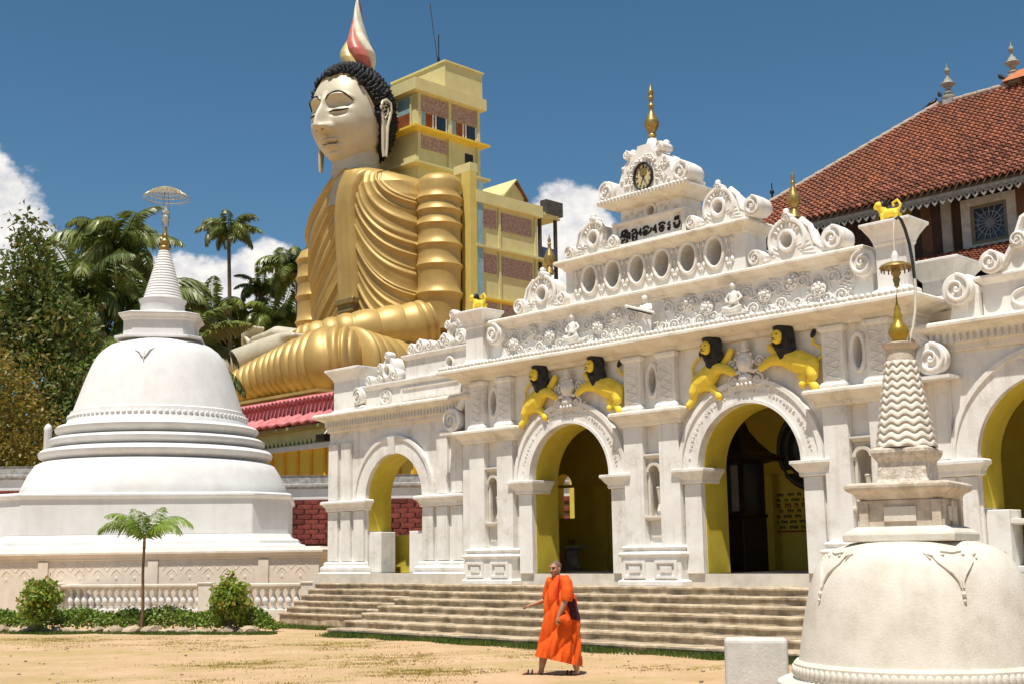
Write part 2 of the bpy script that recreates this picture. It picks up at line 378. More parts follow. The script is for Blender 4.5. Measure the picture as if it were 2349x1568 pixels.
# yellow reveals in the archways
for a in ARX:
    r = MB(); o = archhole(a, AR, SPR, ZTH); i = archhole(a, AR-.012, SPR, ZTH)
    n = len(o); lo = [p for p in o]+[p for p in reversed(i)]
    r.prism(lo, .06, .81); GP(r, 'arch_reveal', YEL, smooth=40)
    r = MB(); lo = archhole(a, 1.66, SPR, SPR)[1:-1]+list(reversed(archhole(a, AR+.002, SPR, SPR)[1:-1])); r.prism(lo, -.12, -.004)
    lo = archhole(a, 1.72, SPR, SPR)[1:-1]+list(reversed(archhole(a, 1.625, SPR, SPR)[1:-1])); r.prism(lo, -.16, -.006)
    lo = archhole(a, 1.29, SPR, SPR)[1:-1]+list(reversed(archhole(a, AR+.004, SPR, SPR)[1:-1])); r.prism(lo, -.15, -.005)
    GP(r, 'archivolt', PLAST, smooth=30)
    t = MB()      # raised lettering along the arch, too worn to read
    random.seed(3 if a < 0 else 4)
    for k in range(46):
        q = radians(8+164*k/45); rr = 1.455
        if k % 9 == 8: continue
        cx, cz = a+rr*cos(q), SPR+rr*sin(q); tx, tz = -sin(q), cos(q); nx, nz_ = cos(q), sin(q)
        for s_ in range(random.choice((1, 2, 2))):
            e = random.uniform(-.6, .6); hh = random.uniform(.018, .045)
            pts = []
            for j in range(7):
                w_ = random.choice((1, -1))*pi*1.3*j/6
                dx, dz = .022*cos(w_)+e*.02, hh*sin(w_)
                pts.append((cx+tx*dx+nx*dz, -.128, cz+tz*dx+nz_*dz))
            t.tube(pts, .008, 4)
    GP(t, 'carved_lettering', PLAST2)['kind'] = 'stuff'
    for sgn in (-1, 1):     # imposts and jamb piers
        x0, x1 = (a+AR-.05, a+1.72) if sgn > 0 else (a-1.72, a-AR+.05)
        e = (1, 0) if sgn > 0 else (0, 1)
        p = MB(); p.mould(x0, x1, -.10, .5, [(.0, 3.12), (.02, 3.14), (.02, 3.20), (.07, 3.26), (.12, 3.34), (.15, 3.36), (.15, 3.425)], ends=e if False else (1, 1))
        GP(p, 'impost', PLAST, bevel=.008)
        p = MB(); jx0, jx1 = (a+AR+.001, a+1.64) if sgn > 0 else (a-1.64, a-AR-.001); p.box(jx0, jx1, -.08, -.003, ZTH, 3.115); GP(p, 'jamb', PLAST, bevel=.008)
# pilaster pairs with pedestals, panels, niche canopies
for c in (-4.93, .01, 4.95):
    for sg in (-1, 1):
        x0, x1 = sorted((c+sg*.22, c+sg*.745)); p = MB(); p.box(x0, x1, -.18, -.002, 1.86, 4.40); GP(p, 'pilaster', PLAST, bevel=.01)
        x0, x1 = sorted((c+sg*.24, c+sg*.70)); p = MB(); p.box(x0, x1, -.16, -.002, 4.86, 5.80)
        p.mould(x0, x1, -.16, -.002, [(.06, 4.735), (.06, 4.80), (.02, 4.86)]); p.mould(x0, x1, -.16, -.002, [(0, 5.8), (.05, 5.86), (.05, 5.92), (0, 5.93)])
        GP(p, 'upper_pilaster', PLAST, bevel=.008)
        p = MB()
        random.seed(int(c*10)+sg)
        for k in range(9):
            z = 4.95+k*.09; p.tube([((x0+x1)/2+.15*cos(q*pi/5)*(1 if k % 2 else -1), -.165, z+.035*sin(q*pi/2.5)) for q in range(6)], .012, 4)
        GP(p, 'carved_scroll_panel', PLAST2)
    p = MB(); p.box(c-.80, c+.80, -.30, -.001, Z0, 1.68)
    p.mould(c-.80, c+.80, -.30, -.001, [(.06, Z0+.002), (.06, Z0+.1), (.0, Z0+.13)])
    p.mould(c-.80, c+.80, -.30, -.001, [(0, 1.64), (.05, 1.68), (.05, 1.72), (-.02, 1.75), (-.04, 1.79), (.0, 1.82), (.0, 1.855), (-.05, 1.88)]); GP(p, 'pedestal', PLAST, bevel=.01)
    for sg in (-1, 1):
        x = c+sg*.42; p = MB(); o = [(x-.29, 1.2), (x+.29, 1.2), (x+.29, 1.57), (x-.29, 1.57)]; i = [(x-.23, 1.26), (x+.23, 1.26), (x+.23, 1.51), (x-.23, 1.51)]
        p.prism(o, -.345, -.299, [i]); p.box(x-.15, x+.15, -.33, -.299, 1.32, 1.45); GP(p, 'pedestal_panel', PLAST, bevel=.006)
    p = MB(); p.mould(c-.19, c+.19, -.12, .05, [(0, 2.40), (.04, 2.45), (.04, 2.50)]); p.mould(c-.15, c+.15, -.04, .05, [(0, 2.05), (0, 2.398)])
    p.mould(c-.17, c+.17, -.10, .05, [(0, 3.70), (.05, 3.76), (.05, 3.80)])
    lo = arc(c, 3.42, .21, 0, 180, 12)+list(reversed(arc(c, 3.42, .14, 0, 180, 12))); p.prism(lo, -.10, .03)
    p.mould(c-.20, c-.14, -.05, .04, [(0, 2.5), (0, 3.42)]); p.mould(c+.14, c+.20, -.05, .04, [(0, 2.5), (0, 3.42)])
    p.lathe([(.07, 2.52), (.09, 2.6), (.05, 2.75), (.085, 3.05), (.10, 3.1), (.02, 3.15)], 10, (c, .12)); GP(p, 'niche', OLDW, bevel=.006)
    p = MB(); p.ering(c, 5.38, .15, .35, -.02, .055, 28, 8); GP(p, 'oval_frame', PLAST, smooth=60)
for x in (-6.0, 6.0):
    p = MB(); x0, x1 = (x, x+.28) if x < 0 else (x-.28, x); p.box(x0, x1, -.10, -.001, 1.32, 4.4); GP(p, 'corner_strip', PLAST, bevel=.01)
# ledges over the pilasters (they stop at the arches)
LEDGE = [(0, 4.40), (.03, 4.44), (.05, 4.50), (.16, 4.60), (.20, 4.64), (.20, 4.70), (.17, 4.73)]
for x0, x1, e in ((-6.0, -3.98, (1, 1)), (-.92, .93, (1, 1)), (3.98, 6.0, (1, 1))):
    p = MB(); p.mould(x0+.12, x1-.12, -.18, .4, LEDGE, ends=e); GP(p, 'ledge', CORN, bevel=.008)
# main cornice, bead row
p = MB(); p.mould(-6.0, 6.0, -.12, .9, [(0, 5.93), (.04, 5.97), (.04, 6.02), (.18, 6.06), (.36, 6.13), (.46, 6.15), (.46, 6.215), (.41, 6.25)], back=1); GP(p, 'main_cornice', CORN, bevel=.008)
bm_ = MB(); bm_.ball((0, 0, 0), (.052, .05, .06), 8); bead = GP(bm_, 'bead', PLAST, smooth=80); bead.location = (-6.35, -.51, 6.29)
for k in range(1, 106): inst(bead, gate, (-6.35+k*12.7/105, -.51+random.uniform(-.01, .01), 6.29+random.uniform(-.008, .008)))
p = MB(); p.box(-6.2, 6.2, -.47, .7, 6.252, 6.30); GP(p, 'bead_shelf', PLAST)
# frieze wall and its relief
p = MB(); p.box(-5.25, 5.25, 0, .9, 6.30, 7.12); GP(p, 'frieze_wall', PLAST)
sm = MB(); sm.spiral(0, 0, .15, 0, 1.6, -.6, 1, .024, 22, 5); sm.tube([(.13, 0, -.08), (.24, .0, -.02), (.34, .0, .12)], [.022, .018, .010], 5)
for q in range(3): sm.ball((.05-.11*q, .0, .19-.03*q), (.05, .03, .022), 6)
sc0 = GP(sm, 'scroll', PLAST2, smooth=80); sc0.location = (-4.7, -.012, 6.55)
k = 0; random.seed(5)
for i in range(29):
    for j in (0, 1):
        u = -4.7+i*.335+(.16 if j else 0); z = 6.52+.36*j+random.uniform(-.03, .03)
        if abs(u) < .3 or abs(u+2.2) < .22 or abs(u-2.27) < .22 or (i == 0 and j == 0): continue
        inst(sc0, gate, (u, -.012, z), (0, random.uniform(-.5, .5)+(pi if (i+j) % 2 else 0), 0), (1 if (i % 2) else -1, 1, random.uniform(.85, 1.05)))
rm = MB(); rm.ball((0, -.02, 0), (.05, .05, .05), 8)
for q in range(7): rm.ball((.082*cos(q*2*pi/7), -.01, .082*sin(q*2*pi/7)), (.042, .025, .042), 6)
rm.ering(0, 0, .125, .125, 0, .016, 16, 5)
ros = GP(rm, 'rosette', PLAST2, smooth=80); ros.location = (-3.56, -.05, 6.93)
for u, z in ((-2.99, 6.76), (-1.51, 6.76), (-.96, 6.93), (1.04, 6.91), (1.53, 6.74), (2.96, 6.79), (-4.2, 6.72), (3.6, 6.95), (4.2, 6.7)): inst(ros, gate, (u, -.05, z), (0, random.uniform(0, 1), 0), (1.2, 1.4, 1.2))
lm = MB(); lm.ball((0, 0, 0), (.07, .03, .035), 6, Matrix.Rotation(.5, 3, 'Y')); lm.ball((.09, 0, .01), (.06, .03, .03), 6, Matrix.Rotation(-.6, 3, 'Y'))
leaf0 = GP(lm, 'acanthus_leaf', PLAST2, smooth=80); leaf0.location = (-5.0, -.08, 6.36)
for i in range(1, 54): inst(leaf0, gate, (-5.0+i*.187, -.08, 6.36+random.uniform(-.02, .03)), (0, random.uniform(-.6, .6), 0), (random.choice((1, -1)), 1, 1.2))
def seated(x):
    f = MB(); f.ball((x, -.13, 7.06), (.07, .07, .085), 8); f.tube([(x, -.10, 6.98), (x, -.11, 6.84), (x, -.12, 6.68)], [.05, .10, .11], 8)
    for s_ in (-1, 1):
        f.tube([(x+.09*s_, -.11, 6.92), (x+.19*s_, -.13, 6.80), (x+.12*s_, -.20, 6.72)], [.04, .035, .03], 6)
        f.tube([(x+.06*s_, -.12, 6.65), (x+.22*s_, -.2, 6.60), (x-.02*s_, -.24, 6.55)], [.06, .055, .035], 6)
    f.box(x-.26, x+.26, -.2, -.003, 6.47, 6.54); f.fused('seated_figure', PLAST2, gate, .014, 3)
seated(-2.2); seated(2.27)
f = MB(); x = .02      # standing figure of the frieze
f.ball((x, -.22, 7.13), (.075, .075, .09), 8); f.tube([(x, -.18, 7.05), (x, -.18, 6.92), (x, -.17, 6.78)], [.05, .12, .09], 8)
for s_ in (-1, 1):
    f.tube([(x+.05*s_, -.17, 6.78), (x+.06*s_, -.17, 6.6), (x+.06*s_, -.18, 6.38)], [.075, .06, .05], 8)
    f.tube([(x+.11*s_, -.18, 7.0), (x+.17*s_, -.22, 6.88), (x+.05*s_, -.28, 6.84)], [.045, .04, .035], 6)
f.box(x-.14, x+.14, -.25, -.003, 6.31, 6.37); f.fused('standing_figure', PLAST2, gate, .014, 3)
f = MB(); f.tube([(-.43, -.33, 7.02), (.36, -.33, 6.76)], [.035, .03], 6); GP(f, 'stone_club', PLAST2)
f = MB(); f.tube([(-.36, -.35, 6.955), (.30, -.35, 6.735)], .016, 5); GP(f, 'dark_strap', BLACK)
p = MB(); p.mould(-5.1, 5.1, -.02, .9, [(0, 7.10), (.03, 7.13), (.05, 7.18), (.17, 7.25), (.21, 7.27), (.21, 7.33), (.16, 7.36)]); GP(p, 'frieze_cornice', CORN, bevel=.008)
# tier with six deep ovals
p = MB(); p.prism([(-2.5, 7.36), (2.5, 7.36), (2.5, 8.2), (-2.5, 8.2)], .02, .8, [ell(c, 7.885, .205, .30) for c in (-1.75, -1.05, -.35, .35, 1.05, 1.75)]); GP(p, 'oval_tier_wall', PLAST)
p = MB(); p.box(-2.1, 2.1, .62, .66, 7.5, 8.3); GP(p, 'oval_back', OLDW)
p = MB(); o0 = MB(); o0.ering(0, 0, .235, .335, 0, .045, 30, 8); o0.ering(0, 0, .30, .39, .03, .016, 30, 5)
of = GP(o0, 'oval_ring', PLAST, smooth=80); of.location = (-1.75, 0, 7.885)
for c in (-1.05, -.35, .35, 1.05, 1.75): inst(of, gate, (c, 0, 7.885))
lf = MB()
for sx in (-1, 1):
    for sz in (-1, 1): lf.ball((.07*sx, 0, .22*sz), (.05, .03, .07), 6); lf.ball((.035*sx, 0, .31*sz), (.035, .025, .035), 6)
lf.ball((0, -.01, 0), (.035, .03, .035), 6); lf.tube([(-.1, .012, -.26), (0, .012, 0), (.1, .012, .26)], .012, 5); lf.tube([(.1, .012, -.26), (0, .012, 0), (-.1, .012, .26)], .012, 5); lf.tube([(0, .012, -.32), (0, .012, .32)], .012, 5)
l0 = GP(lf, 'leaf_spray', PLAST2, smooth=80); l0.location = (-1.4, 0, 7.885)
for c in (-2.12, -.7, 0, .7, 1.4, 2.12): inst(l0, gate, (c, 0, 7.885))
p = MB(); p.mould(-2.5, 2.5, 0, .8, [(0, 8.18), (.03, 8.2), (.05, 8.25), (.17, 8.33), (.21, 8.35), (.21, 8.40), (.17, 8.43)], back=1); GP(p, 'oval_tier_cornice', CORN, bevel=.008)
# name board
p = MB(); p.box(-.98, 1.0, .06, .8, 8.43, 8.98); GP(p, 'name_block', PLAST)
p = MB(); p.prism([(-1.02, 8.44), (1.04, 8.44), (1.04, 9.0), (-1.02, 9.0)], -.02, .058, [[(-.92, 8.52), (.94, 8.52), (.94, 8.95), (-.92, 8.95)]]); GP(p, 'name_frame', PLAST, bevel=.006)
T = MB(); yb = .047
def st(pts, r=.026): T.tube([(x, yb, z) for x, z in pts], r, 5)
B = 8.70
def ga(cx, cz, r, a0, a1, rz=None, t=.026): st([(x, z) for x, z in arc(cx, cz, r, a0, a1, 12, rz)], t)
ga(-.74, B+.07, .055, -40, 300, .06); ga(-.77, B-.03, .075, 60, 330, .06); ga(-.73, B-.10, .085, 160, 380, .07); ga(-.73, B+.02, .03, 0, 330); ga(-.69, B+.09, .05, -60, 150)
ga(-.58, B+.035, .022, 0, 350, t=.024); ga(-.58, B-.05, .02, 0, 350, t=.022); ga(-.65, B-.02, .018, 0, 340)
ga(-.44, B+.05, .06, -20, 170); ga(-.45, B-.02, .045, 20, 310); ga(-.43, B-.10, .06, 150, 400, .06); ga(-.40, B+.0, .05, -60, 60)
st([(-.30, B-.02), (-.25, B+.09), (-.25, B-.07)], .024); st([(-.31, B-.02), (-.22, B-.0)], .02)
ga(-.10, B+.04, .075, 10, 170, .07); ga(-.12, B-.03, .06, 30, 350, .05); ga(-.10, B-.03, .022, 0, 350); st([(-.05, B-.06), (.03, B-.02), (.06, B+.06)])
st([(.10, B-.02), (.17, B+.09), (.18, B-.09)], .026); ga(.14, B-.0, .03, 0, 300, t=.02)
ga(.35, B+.06, .08, 0, 180, .05); ga(.34, B-.02, .06, 40, 380, .06); ga(.36, B+.0, .025, 0, 320, t=.02)
st([(.57, B+.09), (.51, B+.03), (.58, B-.0)], .024); ga(.54, B-.06, .03, 0, 330, t=.02)
ga(.76, B+.02, .075, 150, 400, .06); ga(.75, B-.03, .06, 180, 380, .05); st([(.72, B+.09), (.74, B+.17)], .03); st([(.79, B+.09), (.80, B+.18)], .03); ga(.76, B+.09, .05, 0, 180, t=.024)
st([(.90, B-.02), (.905, B-.09)], .024)
GP(T, 'painted_lettering', BLACK)
# block with a round hole, crown base
p = MB(); p.prism([(-.86, 8.98), (.90, 8.98), (.86, 9.34), (-.82, 9.34)], .08, .8, [ell(.04, 9.15, .10, .11, 18)]); GP(p, 'upper_block', PLAST)
p = MB(); p.mould(-.96, 1.0, .0, .8, [(0, 8.985), (.04, 8.99), (.04, 9.02), (0, 9.03)]); p.ering(.04, 9.15, .135, .15, .06, .03, 20, 6)
for s_ in (-1, 1):
    for q in range(4): p.spiral(.04+s_*(.28+.14*q), 9.16+.03*(-1)**q, .06, .06, 1.2, q, s_, .014, 14, 5)
GP(p, 'upper_block_trim', PLAST2, smooth=50)
p = MB(); p.mould(-.88, .96, .06, .8, [(0, 9.30), (.10, 9.33), (.30, 9.42), (.34, 9.44), (.34, 9.49)], back=.3); GP(p, 'crown_ledge', CORN, bevel=.006)
for i in range(26): inst(bead, gate, (-1.18+i*.098, -.27, 9.51), scale=(.8, .8, .8))
# ornaments built as one family: volutes (drums with a spiral on the face) and pierced shells
def drum(M_, cx, cz, r, y0=-.08, y1=.5, d=1, a0=0, turns=1.7):
    M_.roll(cx, cz, r, y0, y0+(y1-y0)*.85); M_.spiral(cx, cz, r*.90, y0-.01, turns, a0, d, r*.13, 36, 6)
def crown():
    M_ = MB(); c = .04
    pts = [(-1.12, 9.49), (-1.16, 9.62), (-.92, 9.78), (-.74, 9.86), (-.66, 10.05), (-.58, 10.25), (-.44, 10.37), (-.24, 10.43), (-.17, 10.62), (.17, 10.62), (.24, 10.43), (.44, 10.37), (.58, 10.25), (.66, 10.05), (.74, 9.86), (.92, 9.78), (1.16, 9.62), (1.12, 9.49)]
    M_.prism([(x+c, z) for x, z in pts], -.12, .55)
    for s_ in (-1, 1):
        drum(M_, c+s_*1.05, 9.76, .24, -.2, .6, -s_, pi/2); drum(M_, c+s_*.47, 10.48, .11, -.15, .35, s_, pi/2); M_.tube([(c+s_*.36, 0, 10.33), (c+s_*.42, .0, 10.42)], .07, 8)
        M_.ball((c+s_*.47, .1, 10.58), .085, 10)
    M_.lathe([(.20, 10.60), (.17, 10.68), (.12, 10.74), (.10, 10.82)], 16, (c, .2))
    o = M_.build('crown', PLAST, gate, smooth=35); o['label'] = 'curled crown piece around the clock'
    R_ = MB(); random.seed(9)
    for i in range(60):
        a = radians(random.uniform(-25, 205)); r = random.uniform(.36, .72); x = c+r*cos(a); z = 9.9+r*sin(a)*.95
        if z < 9.52 or abs(x-c) > .70 or z > 10.4-abs(x-c)*.3: continue
        if i % 2: R_.spiral(x, z, random.uniform(.05, .09), -.125, 1.3, random.uniform(0, 6), random.choice((1, -1)), .016, 14, 5)
        else: R_.ball((x, -.13, z), (.05, .035, .03), 6, Matrix.Rotation(random.uniform(0, 3), 3, 'Y'))
    for i in range(15): a = radians(-20+220*i/14); R_.ball((c+.37*cos(a), -.14, 9.90+.42*sin(a)), (.035, .03, .035), 6)
    R_.build('crown_relief', PLAST2, gate, smooth=80)
    ck = MB(); ck.disc(c, 9.88, .25, -.15, -.122, 32, .30); ckf = ck.build('clock', mat('clock_face', (.58, .50, .28), (.5, .42, .22), 8, .5), gate, smooth=30)
    r_ = MB(); r_.ering(c, 9.88, .255, .305, -.165, .03, 36, 6); r_.build('clock_rim', BLACK, ckf, smooth=80)
    n_ = MB()
    for i in range(12):
        a = 2*pi*i/12; n_.tube([(c+.17*sin(a), -.156, 9.88+.205*cos(a)), (c+.215*sin(a), -.156, 9.88+.26*cos(a))], .014, 4)
        if i % 3 == 0: n_.tube([(c+.17*sin(a)+.02, -.156, 9.88+.205*cos(a)), (c+.215*sin(a)+.02, -.156, 9.88+.26*cos(a))], .008, 4)
    n_.build('numerals', BLACK, ckf)
    n_ = MB(); n_.tube([(c, -.162, 9.88), (c+.06, -.162, 9.76)], .012, 4); n_.tube([(c, -.162, 9.88), (c-.07, -.162, 9.72)], .009, 4); n_.disc(c, 9.88, .03, -.17, -.15, 10); n_.build('hands', BLACK, ckf)
    n_ = MB(); n_.ball((c, -.15, 9.98), (.11, .012, .11), 14); n_.build('gilt_boss', BRASS, ckf, smooth=80)
    fm = MB(); fm.lathe([(.09, 10.80), (.06, 10.86), (.10, 10.90), (.09, 10.93), (.07, 10.96), (.15, 11.10), (.17, 11.17), (.15, 11.26), (.07, 11.42), (.045, 11.5), (.05, 11.56), (.075, 11.60), (.045, 11.64), (.04, 11.74), (.075, 11.79), (.045, 11.83), (.065, 11.9), (.07, 11.94), (.03, 12.0), (.006, 12.12)], 20, (c, .2))
    fo = fm.build('finial', BRASS, gate, smooth=45); fo['label'] = 'tall brass vase finial on the crown'
crown()
def shell_crest(cx, zb_, s, mir, dtop=True, ring=.40, drumx=1.0, drumr=.27):
    """pierced shell with a knob on top and volutes either side; mir = 1 puts the big drum on +x"""
    M_ = MB(); H = .98*s
    out = [(-.78, 0), (-.70, .14), (-.46, .16), (-.42, .45), (-.36, .62), (-.22, .76), (-.10, .82), (.10, .82), (.26, .78), (.42, .62), (.50, .42), (.56, .22), (.80, .14), (.86, 0)]
    lo = [(cx+mir*x*s, zb_+z*s) for x, z in out]
    if mir < 0: lo.reverse()
    M_.prism(lo, .0, .46, [ell(cx, zb_+.42*s, .13*s, .14*s, 16)])
    M_.ering(cx, zb_+.42*s, .175*s, .19*s, -.02, .045*s, 22, 7)
    M_.tube([(cx+.40*s*cos(a), .0, zb_+.44*s+.40*s*sin(a)) for a in np.linspace(-.5, pi+.5, 20)], .05*s, 7)
    M_.tube([(cx+mir*.30*s, .05, zb_+.80*s), (cx+mir*.50*s, .05, zb_+.62*s), (cx+mir*.60*s, .05, zb_+.30*s), (cx+mir*.82*s, .05, zb_+.12*s)], .07*s, 7)
    drum(M_, cx+mir*drumx*s, zb_+drumr*s, drumr*s, -.12, .55, -mir, pi/2)
    drum(M_, cx-mir*.70*s, zb_+.19*s, .17*s, -.10, .42, mir, pi/2)
    drum(M_, cx+.02, zb_+.88*s, .10*s, -.06, .3, mir, 0)
    M_.ball((cx, .02, zb_+1.0*s), (.07*s, .07*s, .08*s), 8)
    for q in range(7):
        a = radians(35+110*q/6); M_.ball((cx+.30*s*cos(a), -.01, zb_+.44*s+.30*s*sin(a)), (.06*s, .035, .03*s), 6, Matrix.Rotation(-a, 3, 'Y'))
    for q in range(4): M_.tube([(cx-mir*.1*s+q*.09*s*-mir, 0, zb_+.19*s-.02*q), (cx-mir*(.42+.04*q)*s+0, 0, zb_+(.40-.10*q)*s)], .02*s, 5)
    for q in range(4): M_.tube([(cx+mir*(.18+.05*q)*s, 0, zb_+.28*s-.05*q*s), (cx+mir*(.48+.05*q)*s, 0, zb_+(.36-.09*q)*s)], .018*s, 5)
    o = M_.build('shell_crest', PLAST, gate, smooth=40); return o
shell_crest(3.52, 7.36, 1.02, 1, drumx=1.05, drumr=.26); shell_crest(-3.26, 7.36, 1.0, -1, drumx=.66, drumr=.2)
shell_crest(1.9, 8.43, .92, 1, drumx=.98, drumr=.24); shell_crest(-1.6, 8.43, .92, -1, drumx=.72, drumr=.17)
for cx in (-3.24, 3.56):
    fm = MB(); fm.lathe([(.13, 8.30), (.09, 8.42), (.06, 8.5), (.12, 8.6), (.14, 8.68), (.12, 8.76), (.05, 8.92), (.035, 9.0), (.05, 9.04), (.03, 9.08), (.045, 9.13), (.02, 9.2), (.005, 9.28)], 16, (cx, .25)); GP(fm, 'finial', BRASS, smooth=45)
# corner turrets
for sg in (-1, 1):
    c = 5.86 if sg > 0 else -5.38; p = MB(); p.mould(c-.30, c+.30, -.25, .10, [(.06, 6.30), (.06, 6.40), (0, 6.44), (0, 7.22), (.03, 7.26), (.03, 7.30), (.08, 7.42), (.18, 7.58), (.21, 7.60), (.21, 7.66)], back=1); GP(p, 'turret', PLAST, bevel=.01)
    p = MB(); x = c-sg*.62; drum(p, x, 7.02, .27, -.2, .3, sg, pi/2)
    lo = [(x+sg*.12, 6.30), (x+sg*.14, 7.05), (x-sg*.1, 6.85), (x-sg*.28, 6.55), (x-sg*.34, 6.30)]
    if sg > 0: lo.reverse()
    p.prism(lo, -.06, .3); GP(p, 'volute_bracket', PLAST, smooth=40)
    p = MB(); X9 = sg*6.42; drum(p, X9, 5.07, .30, -.1, .25, -sg, pi/2); p.tube([(X9-sg*.45, .05, 5.85), (X9-sg*.32, .05, 5.55), (X9-sg*.15, .05, 5.36)], .10, 8); p.mould(X9-.36, X9+.36, -.16, .3, [(0, 4.70), (0, 4.76)]); GP(p, 'ledge_volute', PLAST, smooth=40)
p = MB(); p.mould(5.75, 6.35, 1.1, 1.8, [(.05, 6.3), (.05, 6.4), (0, 6.42), (0, 6.72), (.04, 6.76), (.12, 6.9), (.22, 7.02), (.25, 7.04), (.25, 7.10)], back=1); GP(p, 'rear_turret', PLAST, bevel=.01)
# ------- side wings
def wing(sg, AC=9.1, WR=1.18):
    X = lambda u: sg*u
    def bx(a, b): return sorted((X(a), X(b)))
    y = .30
    w = MB(); x0, x1 = bx(6.0, 12.0); hole = archhole(X(AC), WR, 3.26, ZTH)
    w.prism([(x0, ZTH), (x1, ZTH), (x1, 5.2), (x0, 5.2)], y, y+.8, [hole]); GP(w, 'wing_wall', PLAST)
    r = MB(); r.prism(archhole(X(AC), WR, 3.26, 2.42)+list(reversed(archhole(X(AC), WR-.013, 3.26, 2.42))), y+.05, y+.81); GP(r, 'arch_reveal', YEL, smooth=40)
    r = MB(); r.prism(archhole(X(AC), WR+.42, 3.26, 3.26)[1:-1]+list(reversed(archhole(X(AC), WR+.002, 3.26, 3.26)[1:-1])), y-.08, y-.002)
    r.prism(archhole(X(AC), WR+.48, 3.26, 3.26)[1:-1]+list(reversed(archhole(X(AC), WR+.39, 3.26, 3.26)[1:-1])), y-.12, y-.004)
    r.mould(X(AC)-.12, X(AC)+.12, y-.14, y-.01, [(-.02, 3.24+WR), (.03, 3.70+WR)]); GP(r, 'archivolt', PLAST, smooth=30)
    for a, b in ((6.25, AC-WR+.03), (AC+WR-.03, 12.0)):
        x0, x1 = bx(a, b)
        p = MB(); p.mould(x0, x1, y-.10, y+.1, [(0, 2.98), (.02, 3.0), (.03, 3.07), (.10, 3.16), (.14, 3.18), (.14, 3.245), (.09, 3.27)]); GP(p, 'impost', PLAST, bevel=.008)
        n = 3 if abs(x1-x0) > 1 else 2
        for k in range(n):
            q0 = x0+(x1-x0)*(k+.08)/n; q1 = x0+(x1-x0)*(k+.80)/n
            p = MB(); p.box(q0, q1, y-.09, y-.002, 1.62, 2.97); GP(p, 'pilaster', PLAST, bevel=.01)
            if k != (0 if (sg > 0) == (a > 7) else n-1): p = MB(); p.box(q0, q1, y-.09, y-.002, 3.29, 4.86); GP(p, 'pilaster', PLAST, bevel=.01)
        p = MB(); p.mould(x0, x1, y-.14, y-.002, [(.16, Z0), (.16, 1.28), (.08, 1.34), (.10, 1.38), (.10, 1.45), (.03, 1.5), (.03, 1.56), (0, 1.60)]); GP(p, 'pilaster_base', PLAST, bevel=.01)
    # low walls closing the lower part of the arch, with a doorway between
    for a, b in ((AC-WR+.01, AC-WR+.66), (AC+WR-.53, AC+WR-.01)) if sg < 0 else ((AC-WR+.01, AC-WR+.42),):
        x0, x1 = bx(a, b); p = MB(); p.box(x0, x1, y+.05, y+.55, ZTH, 2.38); GP(p, 'parapet_block', PLAST, bevel=.012)
    if sg < 0: p = MB(); p.box(-11.6, -8.60, y+.85, y+.95, ZTH, 2.30); GP(p, 'inner_panel', YEL)
    x0, x1 = bx(6.0, 12.0)
    p = MB(); p.mould(x0, x1, y-.06, y+.9, [(0, 5.18), (.03, 5.22), (.03, 5.32), (.08, 5.36), (.08, 5.48), (.28, 5.58), (.34, 5.61), (.34, 5.67), (.28, 5.71)], back=0); GP(p, 'wing_cornice', CORN, bevel=.008)
    d = MB(); d.box(-.032, .032, -.05, .0, -.09, .09); dt = GP(d, 'dentil', PLAST); dt.location = (x0+.1, y-.145, 5.42)
    for k in range(1, 47): inst(dt, gate, (x0+.1+k*5.8/46, y-.145, 5.42))
    if sg < 0:
        x0, x1 = bx(6.1, 10.5)
        p = MB(); p.box(x0, x1, y+.05, y+.7, 5.70, 6.28)
        p.mould(x0, x1, y+.05, y+.7, [(0, 6.24), (.04, 6.27), (.10, 6.33), (.10, 6.38)], back=1); GP(p, 'wing_parapet', PLAST, bevel=.008)
        p = MB(); xa, xb = bx(6.5, 8.9); p.prism([(xa, 5.82), (xb, 5.82), (xb, 6.18), (xa, 6.18)], y+.015, y+.049, [[(xa+.07, 5.88), (xb-.07, 5.88), (xb-.07, 6.12), (xa+.07, 6.12)]]); p.ering(X(9.55), 6.0, .22, .19, y+.04, .035, 24, 6); p.ball((X(9.55), y+.03, 6.0), (.07, .03, .07), 8)
        for q in range(6): p.ball((X(9.55)+.11*cos(q), y+.035, 6.0+.1*sin(q)), (.04, .025, .04), 6)
        GP(p, 'parapet_panel', PLAST2, smooth=40)
        x0, x1 = bx(6.1, 8.8); p = MB(); p.prism([(x0, 6.38), (x1, 6.38), (x1, 6.92), (x0, 6.92)], y+.1, y+.6, [ell(X(7.0), 6.62, .09, .12, 14)]); p.mould(x0, x1, y+.1, y+.6, [(0, 6.90), (.04, 6.93), (.09, 6.98), (.09, 7.03)], back=1); p.ering(X(7.0), 6.62, .14, .17, y+.09, .035, 20, 6); GP(p, 'wing_upper_parapet', PLAST, bevel=.008)
        # scrolls along the wing tops
        M_ = MB(); c = X(9.47); M_.prism(ell(c, 6.72, .24, .36, 18), y+.05, y+.45, [ell(c, 6.66, .08, .1, 12)]); M_.ering(c, 6.68, .15, .17, y+.03, .05, 20, 7); drum(M_, c, 7.12, .11, y, y+.35, sg, 0)
        for dx, z, r in ((-.34, 6.56, .17), (.30, 6.80, .14), (.34, 6.5, .12), (.80, 6.5, .15)): drum(M_, c+dx*sg, z, r, y, y+.4, sg, pi/2)
        GP(M_, 'scroll_crest', PLAST, smooth=40)
